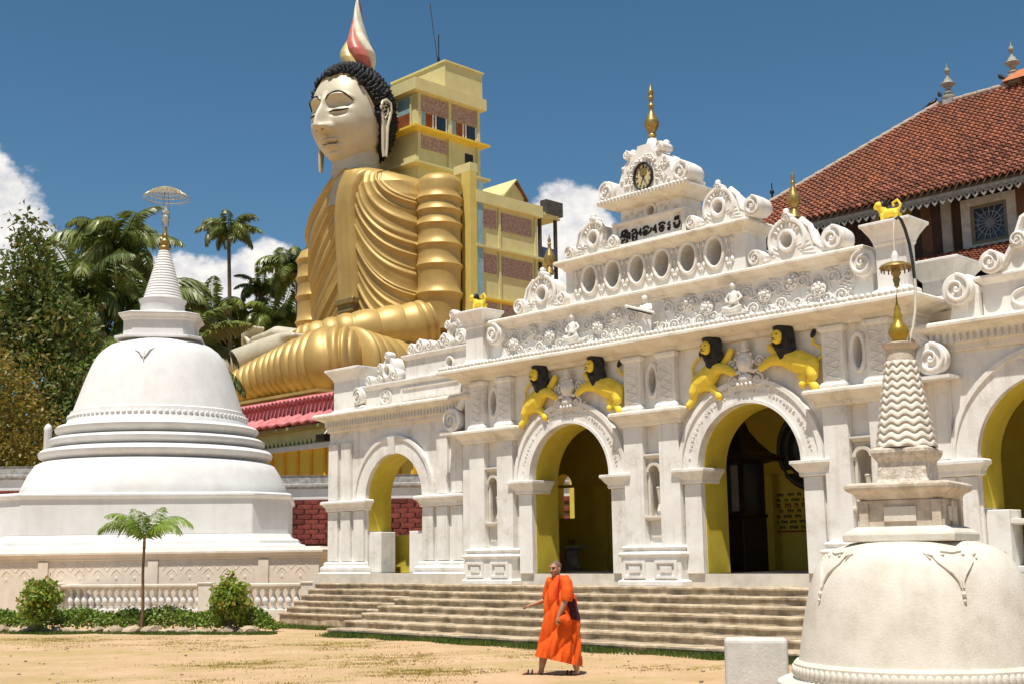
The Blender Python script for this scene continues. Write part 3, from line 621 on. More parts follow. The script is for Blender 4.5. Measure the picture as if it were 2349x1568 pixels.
        M_ = MB(); c = X(10.62); drum(M_, c, 6.12, .24, y-.1, y+.4, -sg, pi/2); M_.tube([(c-sg*.1, y+.1, 6.3), (c+sg*.22, y+.1, 5.95), (c+sg*.26, y+.1, 5.76)], .08, 7); M_.mould(c-.2, c+.2, y-.06, y+.4, [(0, 5.71), (.04, 5.8), (0, 5.85)]); GP(M_, 'end_scroll', PLAST, smooth=40)
        M_ = MB()
        for dx, z, r in ((8.5, 7.16, .17), (8.15, 7.2, .2), (7.75, 7.17, .15), (7.4, 7.14, .13), (7.05, 7.15, .14)): drum(M_, X(dx), z, r, y+.05, y+.45, sg, pi/2)
        GP(M_, 'scroll_cresting', PLAST, smooth=40)
        M_ = MB(); c = X(6.85); M_.prism(ell(c, 7.42, .28, .46, 18), y+.12, y+.5, [ell(c, 7.36, .09, .11, 12)]); M_.ering(c, 7.4, .18, .22, y+.1, .055, 20, 7); drum(M_, c, 7.88, .12, y+.05, y+.4, sg, 0)
        for dx, z, r in ((-.32, 7.26, .2), (.34, 7.24, .19), (.2, 7.62, .12), (-.2, 7.64, .12)): drum(M_, c+dx*sg, z, r, y+.05, y+.45, sg*(1 if dx > 0 else -1), pi/2)
        GP(M_, 'scroll_crest', PLAST, smooth=40)
    else:
        p = MB(); p.box(7.25, 12, y+.05, y+.7, 5.70, 6.36); p.mould(7.25, 12, y+.05, y+.7, [(0, 6.32), (.04, 6.35), (.12, 6.42), (.12, 6.47)], back=1); GP(p, 'wing_parapet', PLAST, bevel=.008)
        p = MB(); p.ering(8.15, 6.0, .36, .17, y+.04, .035, 30, 6); GP(p, 'parapet_panel', PLAST2, smooth=40)
        M_ = MB(); drum(M_, 6.90, 6.28, .29, y-.2, y+.4, -1, pi/2); M_.prism([(6.66, 5.71), (7.22, 5.71), (7.24, 6.3), (7.05, 6.5), (6.95, 6.2), (6.72, 6.0)], y-.05, y+.38); M_.tube([(6.95, y+.1, 6.52), (7.15, y+.1, 6.42), (7.24, y+.1, 6.2)], .07, 7); GP(M_, 'parapet_scroll', PLAST, smooth=40)
        M_ = MB(); drum(M_, 7.52, 6.68, .21, y-.15, y+.45, -1, pi/2); M_.prism([(7.55, 6.47), (9.2, 6.47), (9.1, 7.0), (8.7, 7.4), (8.4, 7.5), (8.1, 7.35), (7.9, 6.95), (7.72, 6.6)], y, y+.45, [ell(8.42, 6.92, .12, .13, 14)]); M_.ering(8.42, 6.92, .18, .2, y-.02, .05, 22, 7); M_.tube([(7.70, y, 6.62), (7.92, y, 6.95), (8.1, y, 7.38), (8.42, y, 7.54), (8.72, y, 7.4), (9.1, y, 7.0)], .07, 7); drum(M_, 8.02, 7.0, .15, y-.1, y+.2, 1, 0); drum(M_, 9.3, 6.72, .24, y-.1, y+.4, 1, pi/2); GP(M_, 'shell_crest', PLAST, smooth=40)
        bl = MB(); bl.lathe([(.05, 1.42), (.07, 1.5), (.05, 1.55), (.085, 1.72), (.05, 1.9), (.04, 2.05), (.06, 2.12)], 12); b0 = GP(bl, 'arch_baluster', PLAST, smooth=50); b0.location = (7.75, y+.3, 0)
        for k in range(1, 7): inst(b0, gate, (7.75+.25*k, y+.3, 0))
        p = MB(); p.mould(7.45, 9.79, y+.15, y+.45, [(0, 2.12), (.04, 2.14), (.04, 2.22)], back=1); p.box(7.45, 9.79, y+.15, y+.45, ZTH+.001, 1.42); GP(p, 'arch_rail', PLAST, bevel=.008)
    p = MB(); x0, x1 = bx(10.72, 11.85); p.mould(x0, x1, y+.0, y+.9, [(.05, 5.70), (.05, 5.78), (0, 5.82), (0, 6.62), (.04, 6.7), (.16, 6.88), (.20, 6.9), (.20, 6.97)], back=1); GP(p, 'end_pier', PLAST, bevel=.01)
wing(-1); wing(1, 8.4, 1.4)
# ------- the porch behind
wn_ = [(-6.91, 2.68), (-6.25, 2.68)]+arc(-6.58, 3.55, .33, 0, 180, 10)
p = MB(); p.prism([(-7.5, ZTH), (12, ZTH), (12, 5.9), (-7.5, 5.9)], 4.2, 4.5, [wn_]); GP(p, 'porch_back_wall', DKYEL)
p = MB(); p.prism(list(reversed(arc(-6.58, 3.55, .33, 0, 180, 10)))+arc(-6.58, 3.55, .45, 0, 180, 10), 4.12, 4.199); GP(p, 'inner_window_hood', DKYEL, smooth=30)
p = MB(); p.box(-7.3, 11.8, 4.13, 4.198, 3.50, 3.58); GP(p, 'dado_moulding', DKYEL)
for x in (-7.5, 11.8):
    p = MB(); p.box(x, x+.2, .85, 4.199, ZTH, 5.9); GP(p, 'porch_side_wall', DKYEL)
for x in (-5.2, -4.0, 0): p = MB(); p.box(x-.18, x+.18, 4.03, 4.197, ZTH, 3.5); GP(p, 'porch_pilaster', DKYEL, bevel=.01)
p = MB(); p.box(-7.5, 12, .82, 4.5, 5.902, 6.05); p.box(-7.3, 11.8, .85, 4.19, 5.86, 5.90); GP(p, 'porch_roof', OLDW)
p = MB(); p.box(-12.3, 12.3, -.02, 5.0, .4, ZTH-.002); GP(p, 'porch_floor', OLDW)
# wall texts and round motif behind the right arch
T = MB(); T2 = MB(); random.seed(21)
for row in range(7):
    z = 3.02-row*.125; x = -.25; tgt = T2 if row in (2,) else T
    while x < 2.3:
        wd = random.uniform(.10, .28); n_ = int(wd/.055)
        for k in range(n_):
            cx = x+k*.055; pts = [(cx+.022*cos(a*1.2+k), 4.192, z+(.05 if row == 2 else .03)*sin(a*1.1)) for a in np.linspace(0, 5, 7)]; tgt.tube(pts, .011, 4)
        x += wd+.07
GP(T, 'wall_lettering', BLACK)['kind'] = 'stuff'; GP(T2, 'red_wall_lettering', mat('red_lettering', (.22, .03, .015), None, 5, .7))
p = MB(); p.box(-.28, 2.4, 4.17, 4.196, 2.16, 2.19); GP(p, 'red_dado_line', mat('red_line', (.25, .03, .015), None, 5, .7))
p = MB(); p.disc(1.25, 4.05, .98, 4.16, 4.199, 36); GP(p, 'wall_medallion', BLACK, smooth=30)
p = MB(); p.ering(1.25, 4.05, .90, .90, 4.15, .04, 40, 6); p.ering(1.25, 4.05, .70, .70, 4.15, .05, 40, 6); p.disc(1.25, 4.05, .5, 4.13, 4.159, 30); GP(p, 'medallion_ring', mat('grey_blue_paint', (.12, .12, .12), (.06, .08, .1), 4, .6), smooth=60)

# a wooden shrine cabinet standing in the porch, its curved roof showing against the wall
sh = empty('shrine_cabinet', 'dark wooden cabinet with curved pagoda roof standing inside the right-hand archway', 'cabinet', loc=GW(.45, 2.3, ZTH), rz=GRZ)
p = MB(); p.box(-.62, .42, -.45, .45, 0, 1.15); p.mould(-.62, .42, -.45, .45, [(0, 1.15), (.05, 1.18), (.05, 1.24)]); p.build('base', DKWOOD, sh, bevel=.01)
for x in (-.60, .34):
    for yy in (-.42, .34): p = MB(); p.box(x, x+.08, yy, yy+.08, 1.24, 2.35); p.build('post', DKWOOD, sh)
p = MB(); p.box(-.52, .34, -.37, .40, 1.242, 2.34); p.build('glass_case', GLASS, sh)
p = MB(); p.box(.10, .28, -.385, -.373, 1.3, 2.3); p.build('pale_scroll', mat('faded_paper', (.25, .23, .19), None, 4, .7), sh)
p = MB(); p.mould(-.62, .42, -.45, .45, [(0, 2.352), (.14, 2.40), (.30, 2.42), (.34, 2.50), (.26, 2.52), (.10, 2.62), (-.08, 2.85), (-.22, 3.1), (-.30, 3.4), (-.33, 3.7)], back=1); p.build('roof', DKWOOD, sh)
ur = empty('pedestal_urn', 'small grey pedestal table inside the left-hand archway behind the monk', 'pedestal', loc=GW(-5.45, 3.2, ZTH-.002), rz=GRZ)
p = MB(); p.lathe([(.26, 0), (.26, .08), (.19, .14), (.19, .50), (.24, .56)], 8); p.build('column', GREYC, ur); p = MB(); p.lathe([(.24, .562), (.40, .60), (.40, .64)], 20); p.build('top', GREYC, ur)
p = MB(); p.lathe([(.08, .642), (.10, .66), (.06, .72), (.12, .8)], 14); p.build('bowl', BRASS, ur, smooth=50)
# ------------------------------------------------------------------ stairs
stair = empty('staircase', 'broad stained cement steps leading up to the gateway', 'stairs', loc=G0, rz=GRZ)
def slab(u0, u1, y0, y1, z0, z1, seed):
    random.seed(seed); n = max(4, int((u1-u0)/.35)); vs = []; fs = []
    for i in range(n+1):
        u = u0+(u1-u0)*i/n; e = random.uniform(-.012, .012); q = random.uniform(-.008, .008)
        vs += [(u, y0+.02, z0), (u, y0+.02, z1-.05), (u, y0+e-.012, z1-.045), (u, y0+e-.012, z1-.012+q), (u, y0+e+.01, z1+q), (u, y1, z1), (u, y1, z0)]
    for i in range(n):
        for k in range(6): a = i*7+k; fs.append((a, a+7, a+8, a+1))
    fs.append(tuple(range(7))); fs.append(tuple(reversed(range(n*7, n*7+7))))
    m_ = MB().add(vs, fs); return m_.build('step', STAIN, stair, recalc=True)
for k in range(7):
    z1 = .15*(k+1); y0 = -3.6+.47*k
    slab(-6.75+.02*k, 7.4, y0, 0 if k == 6 else y0+.6, -.1 if k == 0 else .15*k-.14, z1, k)
for k in range(1, 7):
    z1 = .15*(k+1)-.004; y0 = -1.5+.25*(k-1); slab(-11.75-.03*(k-1), -6.76+.02*k, y0, .6, .15*k-.14 if k > 1 else -.1, z1, 20+k)
for k in range(1, 7):
    z1 = .15*(k+1)-.004; y0 = -2.15+.33*(k-1); slab(7.41, 12.9-.18*(k-1), y0, .6, .15*k-.14 if k > 1 else -.1, z1, 40+k)

# ------------------------------------------------------------------ lions over the arches
def lion(label, hd, pts_body, rleg, fleg, legs2, tail, tuft, face=(-.05, -.09), tailr=.032):
    """hd head centre (u,z); chains in (u,y,z) of the gate"""
    o = empty('lion_relief', label, 'lion statue', 'painted lions over the arches', loc=GW(hd[0], -.06, pts_body[-1][1]), rz=GRZ); o.scale = (1, .78, 1)
    base = Vector((hd[0], -.1, pts_body[-1][1]))
    def L(p): return (p[0]-base.x, p[1]-base.y, p[2]-base.z)
    B_ = MB(); hx, hz = hd
    def chain(ps, r): 
        P = [Vector(L(p)) for p in ps]; out = []; rad = []
        for i in range(len(P)-1):
            for q in range(5): t = q/5; out.append(P[i].lerp(P[i+1], t)); rad.append(r[i]*(1-t)+r[i+1]*t)
        out.append(P[-1]); rad.append(r[-1]); B_.tube(out, rad, 10)
        for p, q in zip(P, r): B_.ball(p, q, 10)
    chain([(u, -.18, z) for u, z in pts_body], [.19, .235, .205, .215][:len(pts_body)])
    chain([(hx, -.2, hz), (pts_body[0][0], -.18, pts_body[0][1])], [.14, .17])
    for ps, r in ((rleg, (.17, .125, .08, .085)), (fleg, (.14, .105, .078, .085)))+tuple((q, (.135, .10, .078, .08)) for q in legs2): chain(ps, r[:len(ps)])
    hc = L((hx-.045, -.40, hz-.015)); B_.ball(hc, (.115, .11, .145), 14)       # face, turned a little to the left
    mz = (hc[0]-.03, hc[1]-.085, hc[2]-.06); B_.ball(mz, (.07, .06, .055), 10)  # muzzle
    B_.tube([(hc[0]-.015, hc[1]-.10, hc[2]+.06), (mz[0], mz[1]-.035, mz[2]+.04)], [.03, .036], 8)
    for s_ in (-1, 1): B_.ball((hc[0]+s_*.055-.012, hc[1]-.085, hc[2]+.075), (.04, .025, .018), 8); B_.ball((hc[0]+s_*.12+.01, hc[1]+.03, hc[2]+.075), (.03, .02, .045), 8)
    B_.tube([L(p) for p in tail], [tailr*1.3]+[tailr]*(len(tail)-1), 8)
    B_.fused('body', LYEL, o, .014, 2)
    m_ = MB(); random.seed(int(hx*100))
    m_.ball(L((hx+.03, -.24, hz+.04)), (.235, .17, .28), 16); m_.ball(L((hx+.07, -.22, hz-.22)), (.21, .17, .22), 12); m_.ball(L((hx+.00, -.27, hz-.36)), (.12, .12, .15), 10); m_.ball(L((hx-.02, -.32, hz+.17)), (.16, .13, .09), 10); m_.ball(L((hx+.12, -.33, hz-.05)), (.08, .10, .20), 10); m_.ball(L((hx-.17, -.30, hz-.05)), (.05, .09, .16), 10); m_.ball(L((hx-.03, -.36, hz-.24)), (.11, .10, .07), 10)
    for i in range(34):
        a = random.uniform(0, 2*pi); rr = random.uniform(.7, 1); x = hx+.05+.22*rr*cos(a); z = hz-.06+.34*rr*sin(a); m_.tube([L((x, -.24, z)), L((x+.02, -.31, z-.08)), L((x+.01, -.29, z-.16))], [.03, .035, .012], 6)
    m_.fused('mane', BLACK, o, .016, 1)
    e = MB()
    for s_ in (-1, 1): e.ball((hc[0]+s_*.05-.012, hc[1]-.098, hc[2]+.045), (.022, .014, .013), 8)
    e.ball((mz[0], mz[1]-.055, mz[2]+.025), (.026, .02, .016), 8); e.tube([(mz[0]-.05, mz[1]-.045, mz[2]-.012), (mz[0], mz[1]-.06, mz[2]-.02), (mz[0]+.05, mz[1]-.045, mz[2]-.012)], .008, 5); e.build('face_markings', BLACK, o)
    t = MB(); t.ball(L(tuft), (.055, .05, .09), 10, Matrix.Rotation(.5, 3, 'Y')); t.build('tail_tuft', BLACK, o, smooth=80)
def lion_left(dx, label):
    lion(label, (-3.24+dx, 5.86), [(-3.22+dx, 5.42), (-3.38+dx, 5.28), (-3.58+dx, 5.16)],
         [(-3.62+dx, -.2, 5.18), (-3.72+dx, -.24, 4.98), (-3.74+dx, -.22, 4.84), (-3.84+dx, -.26, 4.73)],
         [(-3.14+dx, -.22, 5.42), (-2.92+dx, -.3, 5.40), (-2.70+dx, -.32, 5.28)],
         [[(-3.5+dx, -.14, 5.12), (-3.3+dx, -.2, 5.06), (-3.16+dx, -.18, 4.92), (-3.1+dx, -.22, 4.84)], [(-3.08+dx, -.14, 5.44), (-2.92+dx, -.16, 5.56), (-2.80+dx, -.16, 5.74)]],
         [(-3.66+dx, -.12, 5.26), (-3.80+dx, -.10, 5.36), (-3.82+dx, -.10, 5.52), (-3.72+dx, -.12, 5.64), (-3.58+dx, -.14, 5.72)], (-3.54+dx, -.16, 5.80))
def lion_right(dx, label):
    lion(label, (-1.50+dx, 5.86), [(-1.44+dx, 5.42), (-1.20+dx, 5.34), (-.94+dx, 5.24)],
         [(-.90+dx, -.2, 5.22), (-.86+dx, -.26, 5.04), (-.92+dx, -.24, 4.92), (-.80+dx, -.28, 4.79)],
         [(-1.52+dx, -.22, 5.42), (-1.76+dx, -.3, 5.42), (-1.98+dx, -.32, 5.30)],
         [[(-1.0+dx, -.14, 5.16), (-1.12+dx, -.2, 5.06), (-1.06+dx, -.18, 4.94), (-1.12+dx, -.22, 4.88)], [(-1.56+dx, -.14, 5.46), (-1.72+dx, -.16, 5.58), (-1.84+dx, -.16, 5.70)]],
         [(-.82+dx, -.12, 5.30), (-.70+dx, -.10, 5.42), (-.72+dx, -.10, 5.56), (-.88+dx, -.12, 5.66), (-.90+dx, -.12, 5.76)], (-.86+dx, -.14, 5.84), face=(-.05, -.09))
lion_left(0, 'yellow black-maned lion crouching left of the narrower arch, leftmost of the four')
lion_right(0, 'yellow black-maned lion with raised curling tail on the narrower arch, second from left')
lion_left(4.93, 'yellow black-maned lion crouching on the left shoulder of the wider arch')
lion_right(4.91, 'yellow black-maned lion on the right shoulder of the wider arch, rightmost of the four')
for a in ARX:      # crests between the lions
    p = MB(); p.ball((a+.06, -.16, 5.46), (.20, .12, .22), 12); p.ball((a+.06, -.22, 5.44), (.13, .1, .13), 10); p.lathe([(.05, 5.66), (.11, 5.70), (.07, 5.76), (.10, 5.82), (.02, 5.9)], 10, (a+.06, -.14))
    p.ball((a+.05, -.16, 5.14), (.17, .1, .12), 10)
    for s_ in (-1, 1):
        p.spiral(a+.05+s_*.28, 5.10, .14, -.14, 1.6, pi/2, -s_, .035, 24, 6); p.spiral(a+.05+s_*.32, 5.46, .12, -.12, 1.5, 0, s_, .028, 22, 6); p.spiral(a+.05+s_*.52, 4.98, .11, -.12, 1.5, pi/2, s_, .028, 22, 6)
        p.spiral(a+.05+s_*.75, 4.90, .10, -.12, 1.4, 0, -s_, .025, 20, 6)
        p.tube([(a+.06+s_*.1, -.15, 5.3), (a+.05+s_*.22, -.2, 5.26), (a+.05+s_*.34, -.16, 5.3)], [.05, .04, .02], 6)
    for q in range(9): t = 2*pi*q/9; p.ball((a+.06+.22*cos(t), -.2, 5.46+.24*sin(t)), (.035, .03, .035), 6)
    for q in range(4): p.ball((a-.1+.1*q, -.2, 5.02), (.04, .05, .06), 6)
    GP(p, 'arch_crest', PLAST2, smooth=80)
def cub(loc, label):
    o = empty('lion_statuette', label, 'lion statue', 'small yellow lions on the turrets', loc=loc, rz=GRZ)
    B_ = MB(); B_.tube([(-.12, 0, .22), (0, 0, .22), (.16, 0, .20)], [.09, .085, .09], 10)
    for x in (-.13, .15):
        for y in (-.06, .06): B_.tube([(x, y, .2), (x, y, .1), (x-.02, y, .0)], [.05, .04, .045], 8)
    B_.tube([(-.12, 0, .24), (-.17, -.03, .36)], [.09, .08], 10); B_.ball((-.19, -.06, .38), .085, 10); B_.ball((-.24, -.09, .35), .045, 8)
    B_.tube([(.17, 0, .24), (.22, 0, .34), (.16, 0, .44), (.06, 0, .40), (.08, 0, .33)], .028, 8); B_.fused('body', LYEL, o, .014, 2)
    m_ = MB(); m_.ball((-.13, .0, .38), (.07, .10, .11), 10); m_.build('mane', BLACK, o, smooth=80)
cub(GW(5.80, -.05, 7.66), 'small yellow lion with curled tail on the square capital near the tiled roof')
cub(GW(-5.38, -.05, 7.66), 'small yellow lion on the capital beside the golden seated statue')

# ------------------------------------------------------------------ large white stupa
KS = 1.12; SC = Vector((-11.33*KS, 40*KS, 1.72*(1-KS))); SA = radians(9)
stu = empty('large_stupa', 'large white bell-shaped stupa behind the balustrade with a filigree parasol on top', 'stupa', loc=SC, rz=SA)
def SP(mb, name, m_=WHITE, **k): return mb.build(name, m_, stu, **k)
def cham(h, c): return [(-h+c, -h), (h-c, -h), (h, -h+c), (h, h-c), (h-c, h), (-h+c, h), (-h, h-c), (-h, -h+c)]
P8 = cham(1, .24)
p = MB(); p.polyring(P8, [(4.75, 1.2), (4.75, 1.95), (4.72, 2.0), (4.70, 2.1), (4.52, 2.14), (4.50, 2.26), (4.32, 2.30), (4.24, 2.44)]); SP(p, 'plinth', bevel=.02)
p = MB(); p.polyring(P8, [(4.20, 2.44), (4.20, 3.46), (4.28, 3.52), (4.28, 3.60), (4.15, 3.64)]); SP(p, 'octagonal_base', bevel=.02)
p = MB(); p.lathe([(4.06, 3.60), (4.08, 3.75), (4.02, 3.95), (3.85, 4.32), (3.66, 4.62), (3.50, 4.70)], 96); SP(p, 'skirt', smooth=50)
p = MB(); p.lathe([(3.2, 4.68), (3.36, 4.76), (3.56, 4.86), (3.60, 4.98), (3.50, 5.08), (3.2, 5.14)], 96); SP(p, 'ring_moulding', smooth=50)
p = MB(); p.lathe([(2.9, 5.12), (3.10, 5.16), (3.32, 5.28), (3.34, 5.38), (3.22, 5.46), (2.9, 5.50)], 96); SP(p, 'ring_moulding', smooth=50)
p = MB(); p.lathe([(2.7, 5.48), (2.92, 5.54), (3.12, 5.68), (3.14, 5.76), (3.05, 5.84), (2.8, 5.88)], 96); SP(p, 'ring_moulding', smooth=50)
p = MB(); p.lathe([(2.84, 5.86), (2.80, 5.98), (2.76, 6.05), (2.72, 6.20), (2.70, 6.30), (2.62, 6.34)], 96); SP(p, 'patterned_band', smooth=50)
bd = MB(); bd.ball((0, 0, 0), (.07, .035, .07), 6); b0 = SP(bd, 'band_boss', smooth=80); b0.location = (2.765*cos(-pi/2), 2.765*sin(-pi/2), 6.12)
for k in range(1, 96):
    a = -pi/2+2*pi*k/96
    if sin(a) < .35: inst(b0, stu, (2.765*cos(a), 2.765*sin(a), 6.12), (0, 0, a+pi/2))
dome = [(2.63, 6.32), (2.56, 6.55), (2.46, 6.85), (2.36, 7.15), (2.24, 7.5), (2.10, 7.85), (1.98, 8.08), (1.82, 8.28), (1.6, 8.45), (1.35, 8.56), (1.1, 8.62)]
p = MB(); p.lathe(dome, 96); SP(p, 'dome', smooth=60)
v = MB()
for s_ in (-1, 1): v.tube([(-.27+s_*.02, -2.12, 7.86), (-.27+s_*.10, -2.08, 7.98), (-.27+s_*.16, -2.02, 8.10), (-.27+s_*.30, -1.92, 8.16)], [.03, .028, .025, .012], 6)
v.tube([(-.27, -2.17, 7.74), (-.27, -2.10, 7.95), (-.27, -1.98, 8.1)], [.012, .03, .015], 6); SP(v, 'leaf_emblem')
p = MB(); p.polyring(cham(1, .3), [(1.34, 8.60), (1.34, 8.68), (1.10, 8.70), (1.10, 9.20), (1.14, 9.24), (1.14, 9.28), (1.24, 9.36), (1.26, 9.42), (1.15, 9.46)]); SP(p, 'square_chamber', bevel=.012)
p = MB(); p.lathe([(.82, 9.45), (.76, 9.52), (.70, 9.58), (.70, 9.88), (.74, 9.94), (.76, 10.0), (.66, 10.03)], 40); SP(p, 'drum', smooth=40)
prof = []; z = 10.02
for k in range(18):
    r = .62-(.62-.16)*k/18; prof += [(r, z), (r+.012, z+.03), (r+.0, z+.06), (r-.018, z+.082)]; z += .0925
p = MB(); p.lathe(prof, 32); SP(p, 'ringed_spire', smooth=30)
bb = MB(); bb.ball((0, 0, 0), (.04, .04, .03), 6)
p = MB(); p.lathe([(.16, 11.68), (.20, 11.74), (.19, 11.80), (.12, 11.86), (.17, 11.94), (.15, 12.02), (.08, 12.10), (.12, 12.18), (.07, 12.28), (.06, 12.45), (.035, 12.5)], 18); p.build('pinnacle', BRASS, stu, smooth=50)
p = MB(); p.lathe([(.03, 12.48), (.04, 12.6), (.10, 12.68), (.10, 12.86), (.05, 12.92), (.12, 12.97), (.12, 13.01), (.05, 13.05), (.03, 13.2)], 16); p.build('crystal', mat('pale_crystal', (.6, .6, .55), (.4, .42, .38), 8, .25), stu, smooth=40)
p = MB()
for s_ in (-1, 1): p.tube([(s_*.09, 0, 12.5), (s_*.11, 0, 12.9), (s_*.08, 0, 13.3), (s_*.05, 0, 13.72)], .016, 6)
p.build('parasol_rod', STEEL, stu)
p = MB(); R_ = .74
def ub(r, a): return (r*cos(a), r*sin(a), 13.82-.34*(r/R_)**2)
for k in range(28): p.tube([ub(R_*q/6, 2*pi*k/28) for q in range(1, 7)], .009, 4)
for q in (1, 2, 3, 4, 5, 6): p.tube([ub(R_*q/6, 2*pi*k/40) for k in range(40)], .011, 4, closed=True)
for k in range(28):
    a = 2*pi*(k+.5)/28; p.tube([ub(R_, a), (R_*cos(a)*1.0, R_*sin(a)*1.0, 13.40)], .010, 4); p.ball(ub(R_*.58, a), (.035, .035, .012), 5); p.ball(ub(R_*.80, a), (.04, .04, .012), 5)
p.build('filigree_parasol', mat('pale_gilt_metal', (.55, .48, .32), (.4, .34, .2), 8, .4, metal=.4), stu)
# terrace the stupa stands on
stu.scale = (KS, KS, KS)
ter = empty('stupa_terrace', 'pinkish plastered platform with pointed arch panels below the large stupa', 'platform', loc=(-11.2*KS, 34.55*KS, 1.72*(1-KS)), rz=radians(-1)); ter.scale = (KS, KS, KS)
p = MB(); p.box(-8, 5.9, 0, 11, 0, 1.72); p.build('wall', PINKW, ter)
p = MB(); p.mould(-8, 5.9, 0, 11, [(0, 1.721), (.04, 1.75), (.04, 1.80), (.12, 1.88), (.12, 1.95), (.05, 2.0), (.02, 2.04)]); p.build('coping', PINKW, ter, bevel=.01)
pm = MB(); o_ = [(-.24, 1.12), (.24, 1.12)]+[(.24, 1.45), (.18, 1.54), (.08, 1.60), (0, 1.66), (-.08, 1.60), (-.18, 1.54), (-.24, 1.45)]; i_ = [(x*.72, 1.12+(z-1.12)*.82+.0) for x, z in o_]
i_ = [(x, max(z, 1.121)) for x, z in i_]
pm.tube([(x, .002, z) for x, z in o_[2:]], .014, 5); pm.tube([(x*.55, .002, 1.12+(z-1.12)*.7) for x, z in o_[2:]], .014, 5); pm.ball((0, .0, 1.25), (.05, .010, .07), 6)
pa = pm.build('pointed_arch', PINKW, ter, smooth=60); pa.location = (-7.6, 0, 0)
for k in range(1, 27):
    if k % 6: inst(pa, ter, (-7.6+k*.5, 0, 0))
for k in range(0, 28, 6): p = MB(); p.box(-7.6+k*.5-.14, -7.6+k*.5+.14, -.05, -.002, .6, 1.72); p.build('pilaster', PINKW, ter, bevel=.01)

# balustrade in front of it
def rail(A, Bp, zb, zt):
    o = empty('balustrade', 'low pale balustrade of vase-shaped balusters behind the clipped hedge', 'balustrade', loc=(A[0], A[1], 0), rz=atan2(Bp[1]-A[1], Bp[0]-A[0])); L = hypot(Bp[0]-A[0], Bp[1]-A[1])
    p = MB(); p.mould(0, L, -.12, .12, [(.03, zt-.12), (.03, zt-.09), (.06, zt-.07), (.06, zt-.01), (.03, zt)], back=1); p.build('top_rail', OLDW, o, bevel=.006)
    p = MB(); p.box(0, L, -.16, .16, -.1, zb); p.build('bottom_kerb', OLDW, o, bevel=.01)
    bl = MB(); h = zt-.12-zb; bl.box(-.075, .075, -.075, .075, zb-.002, zb+.05); bl.box(-.075, .075, -.075, .075, zb+h-.05, zb+h-.002); bl.lathe([(.05, zb+.05), (.07, zb+.09), (.05, zb+.12), (.105, zb+h*.36), (.095, zb+h*.48), (.045, zb+h*.70), (.04, zb+h*.8), (.065, zb+h*.87), (.045, zb+h-.05)], 10)
    b0 = None; posts = [.0]+[L*t for t in (.262, .705)]+[L-.15]
    for q in posts: p = MB(); p.mould(q-.22, q+.22, -.19, .19, [(0, zb-.05), (0, zt-.02), (.03, zt), (.03, zt+.04)], back=1); p.build('post', OLDW, o, bevel=.01)
    x = .4
    while x < L-.3:
        if min(abs(x-q) for q in posts) > .30:
            if b0 is None: b0 = bl.build('baluster', WHITE, o, smooth=45); b0.location = (x, 0, 0)
            else: inst(b0, o, (x, 0, 0))
        x += .245
rail((-16.8, 39.7), (-5.62, 36.0), .30, 1.03)

# ------------------------------------------------------------------ small stupa in front
sm_ = empty('small_stupa', 'small cream stupa in the right foreground, its wavy ringed spire topped by a brass pinnacle', 'stupa', loc=(4.065, 13, 0), rz=radians(-32))
def QP(mb, name, m_=OLDW, **k): return mb.build(name, m_, sm_, **k)
p = MB(); p.lathe([(1.75, -.05), (1.75, .12), (1.62, .16), (1.60, .28), (1.48, .32), (1.42, .36), (1.42, .42), (1.36, .45)], 72); QP(p, 'base_ring', smooth=40)
p = MB(); p.lathe([(1.27, .44), (1.25, .46), (1.25, .60), (1.22, .63)], 72); QP(p, 'patterned_band', smooth=40)
bd = MB(); bd.ball((0, 0, 0), (.043, .018, .055), 8); b0 = QP(bd, 'band_boss', smooth=80); b0.location = (0, -1.255, .53)
for k in range(1, 100): a = -pi/2+2*pi*k/100; inst(b0, sm_, (1.255*cos(a), 1.255*sin(a), .53), (0, 0, a+pi/2))
p = MB(); p.lathe([(1.20, .60), (1.185, .68), (1.15, .90), (1.11, 1.10), (1.06, 1.32), (.99, 1.53), (.90, 1.66), (.78, 1.74), (.62, 1.79), (.4, 1.82)], 80); QP(p, 'dome', smooth=60)
def emblem(az_):
    v = MB(); a = radians(az_)+radians(32)
    def on(x, z, off=.012):
        r = float(np.interp(z, [.9, 1.10, 1.32, 1.53, 1.66, 1.74], [1.15, 1.11, 1.06, .99, .90, .78]))+off; q = a+x/r; return (r*cos(q), r*sin(q), z)
    for s_ in (-1, 1):
        v.tube([on(s_*.20, 1.66), on(s_*.17, 1.60), on(s_*.12, 1.55), on(s_*.06, 1.49), on(s_*.02, 1.42), on(s_*.012, 1.36)], [.006, .012, .015, .015, .012, .009], 6)
        v.tube([on(s_*.20, 1.66), on(s_*.26, 1.68), on(s_*.23, 1.63)], [.012, .014, .009], 6); v.ball(on(s_*.10, 1.67), (.02, .02, .014), 6)
    v.ball(on(0, 1.30), (.022, .022, .03), 6); v.ball(on(0, 1.24), (.015, .015, .02), 6); v.tube([on(-.1, 1.70), on(0, 1.685), on(.1, 1.70)], .016, 6); QP(v, 'leaf_emblem', smooth=60)
emblem(-84); emblem(-165); emblem(6)
p = MB(); p.mould(-.50, .50, -.50, .50, [(.05, 1.80), (.05, 1.88), (0, 1.92), (-.06, 1.95)], back=1); p2 = MB(); QP(p, 'plinth', bevel=.012)
SQM = mat('stained_old_plaster', (.66, .58, .48), (.48, .40, .31), 6, .9, bump=.4, bscale=60, streak=.5, streakc=(.25, .19, .13), dirt=.5, dirtc=(.22, .16, .1), dscale=7)
p = MB(); p.box(-.40, .40, -.40, .40, 1.94, 2.22); QP(p, 'square_chamber', SQM, bevel=.01)
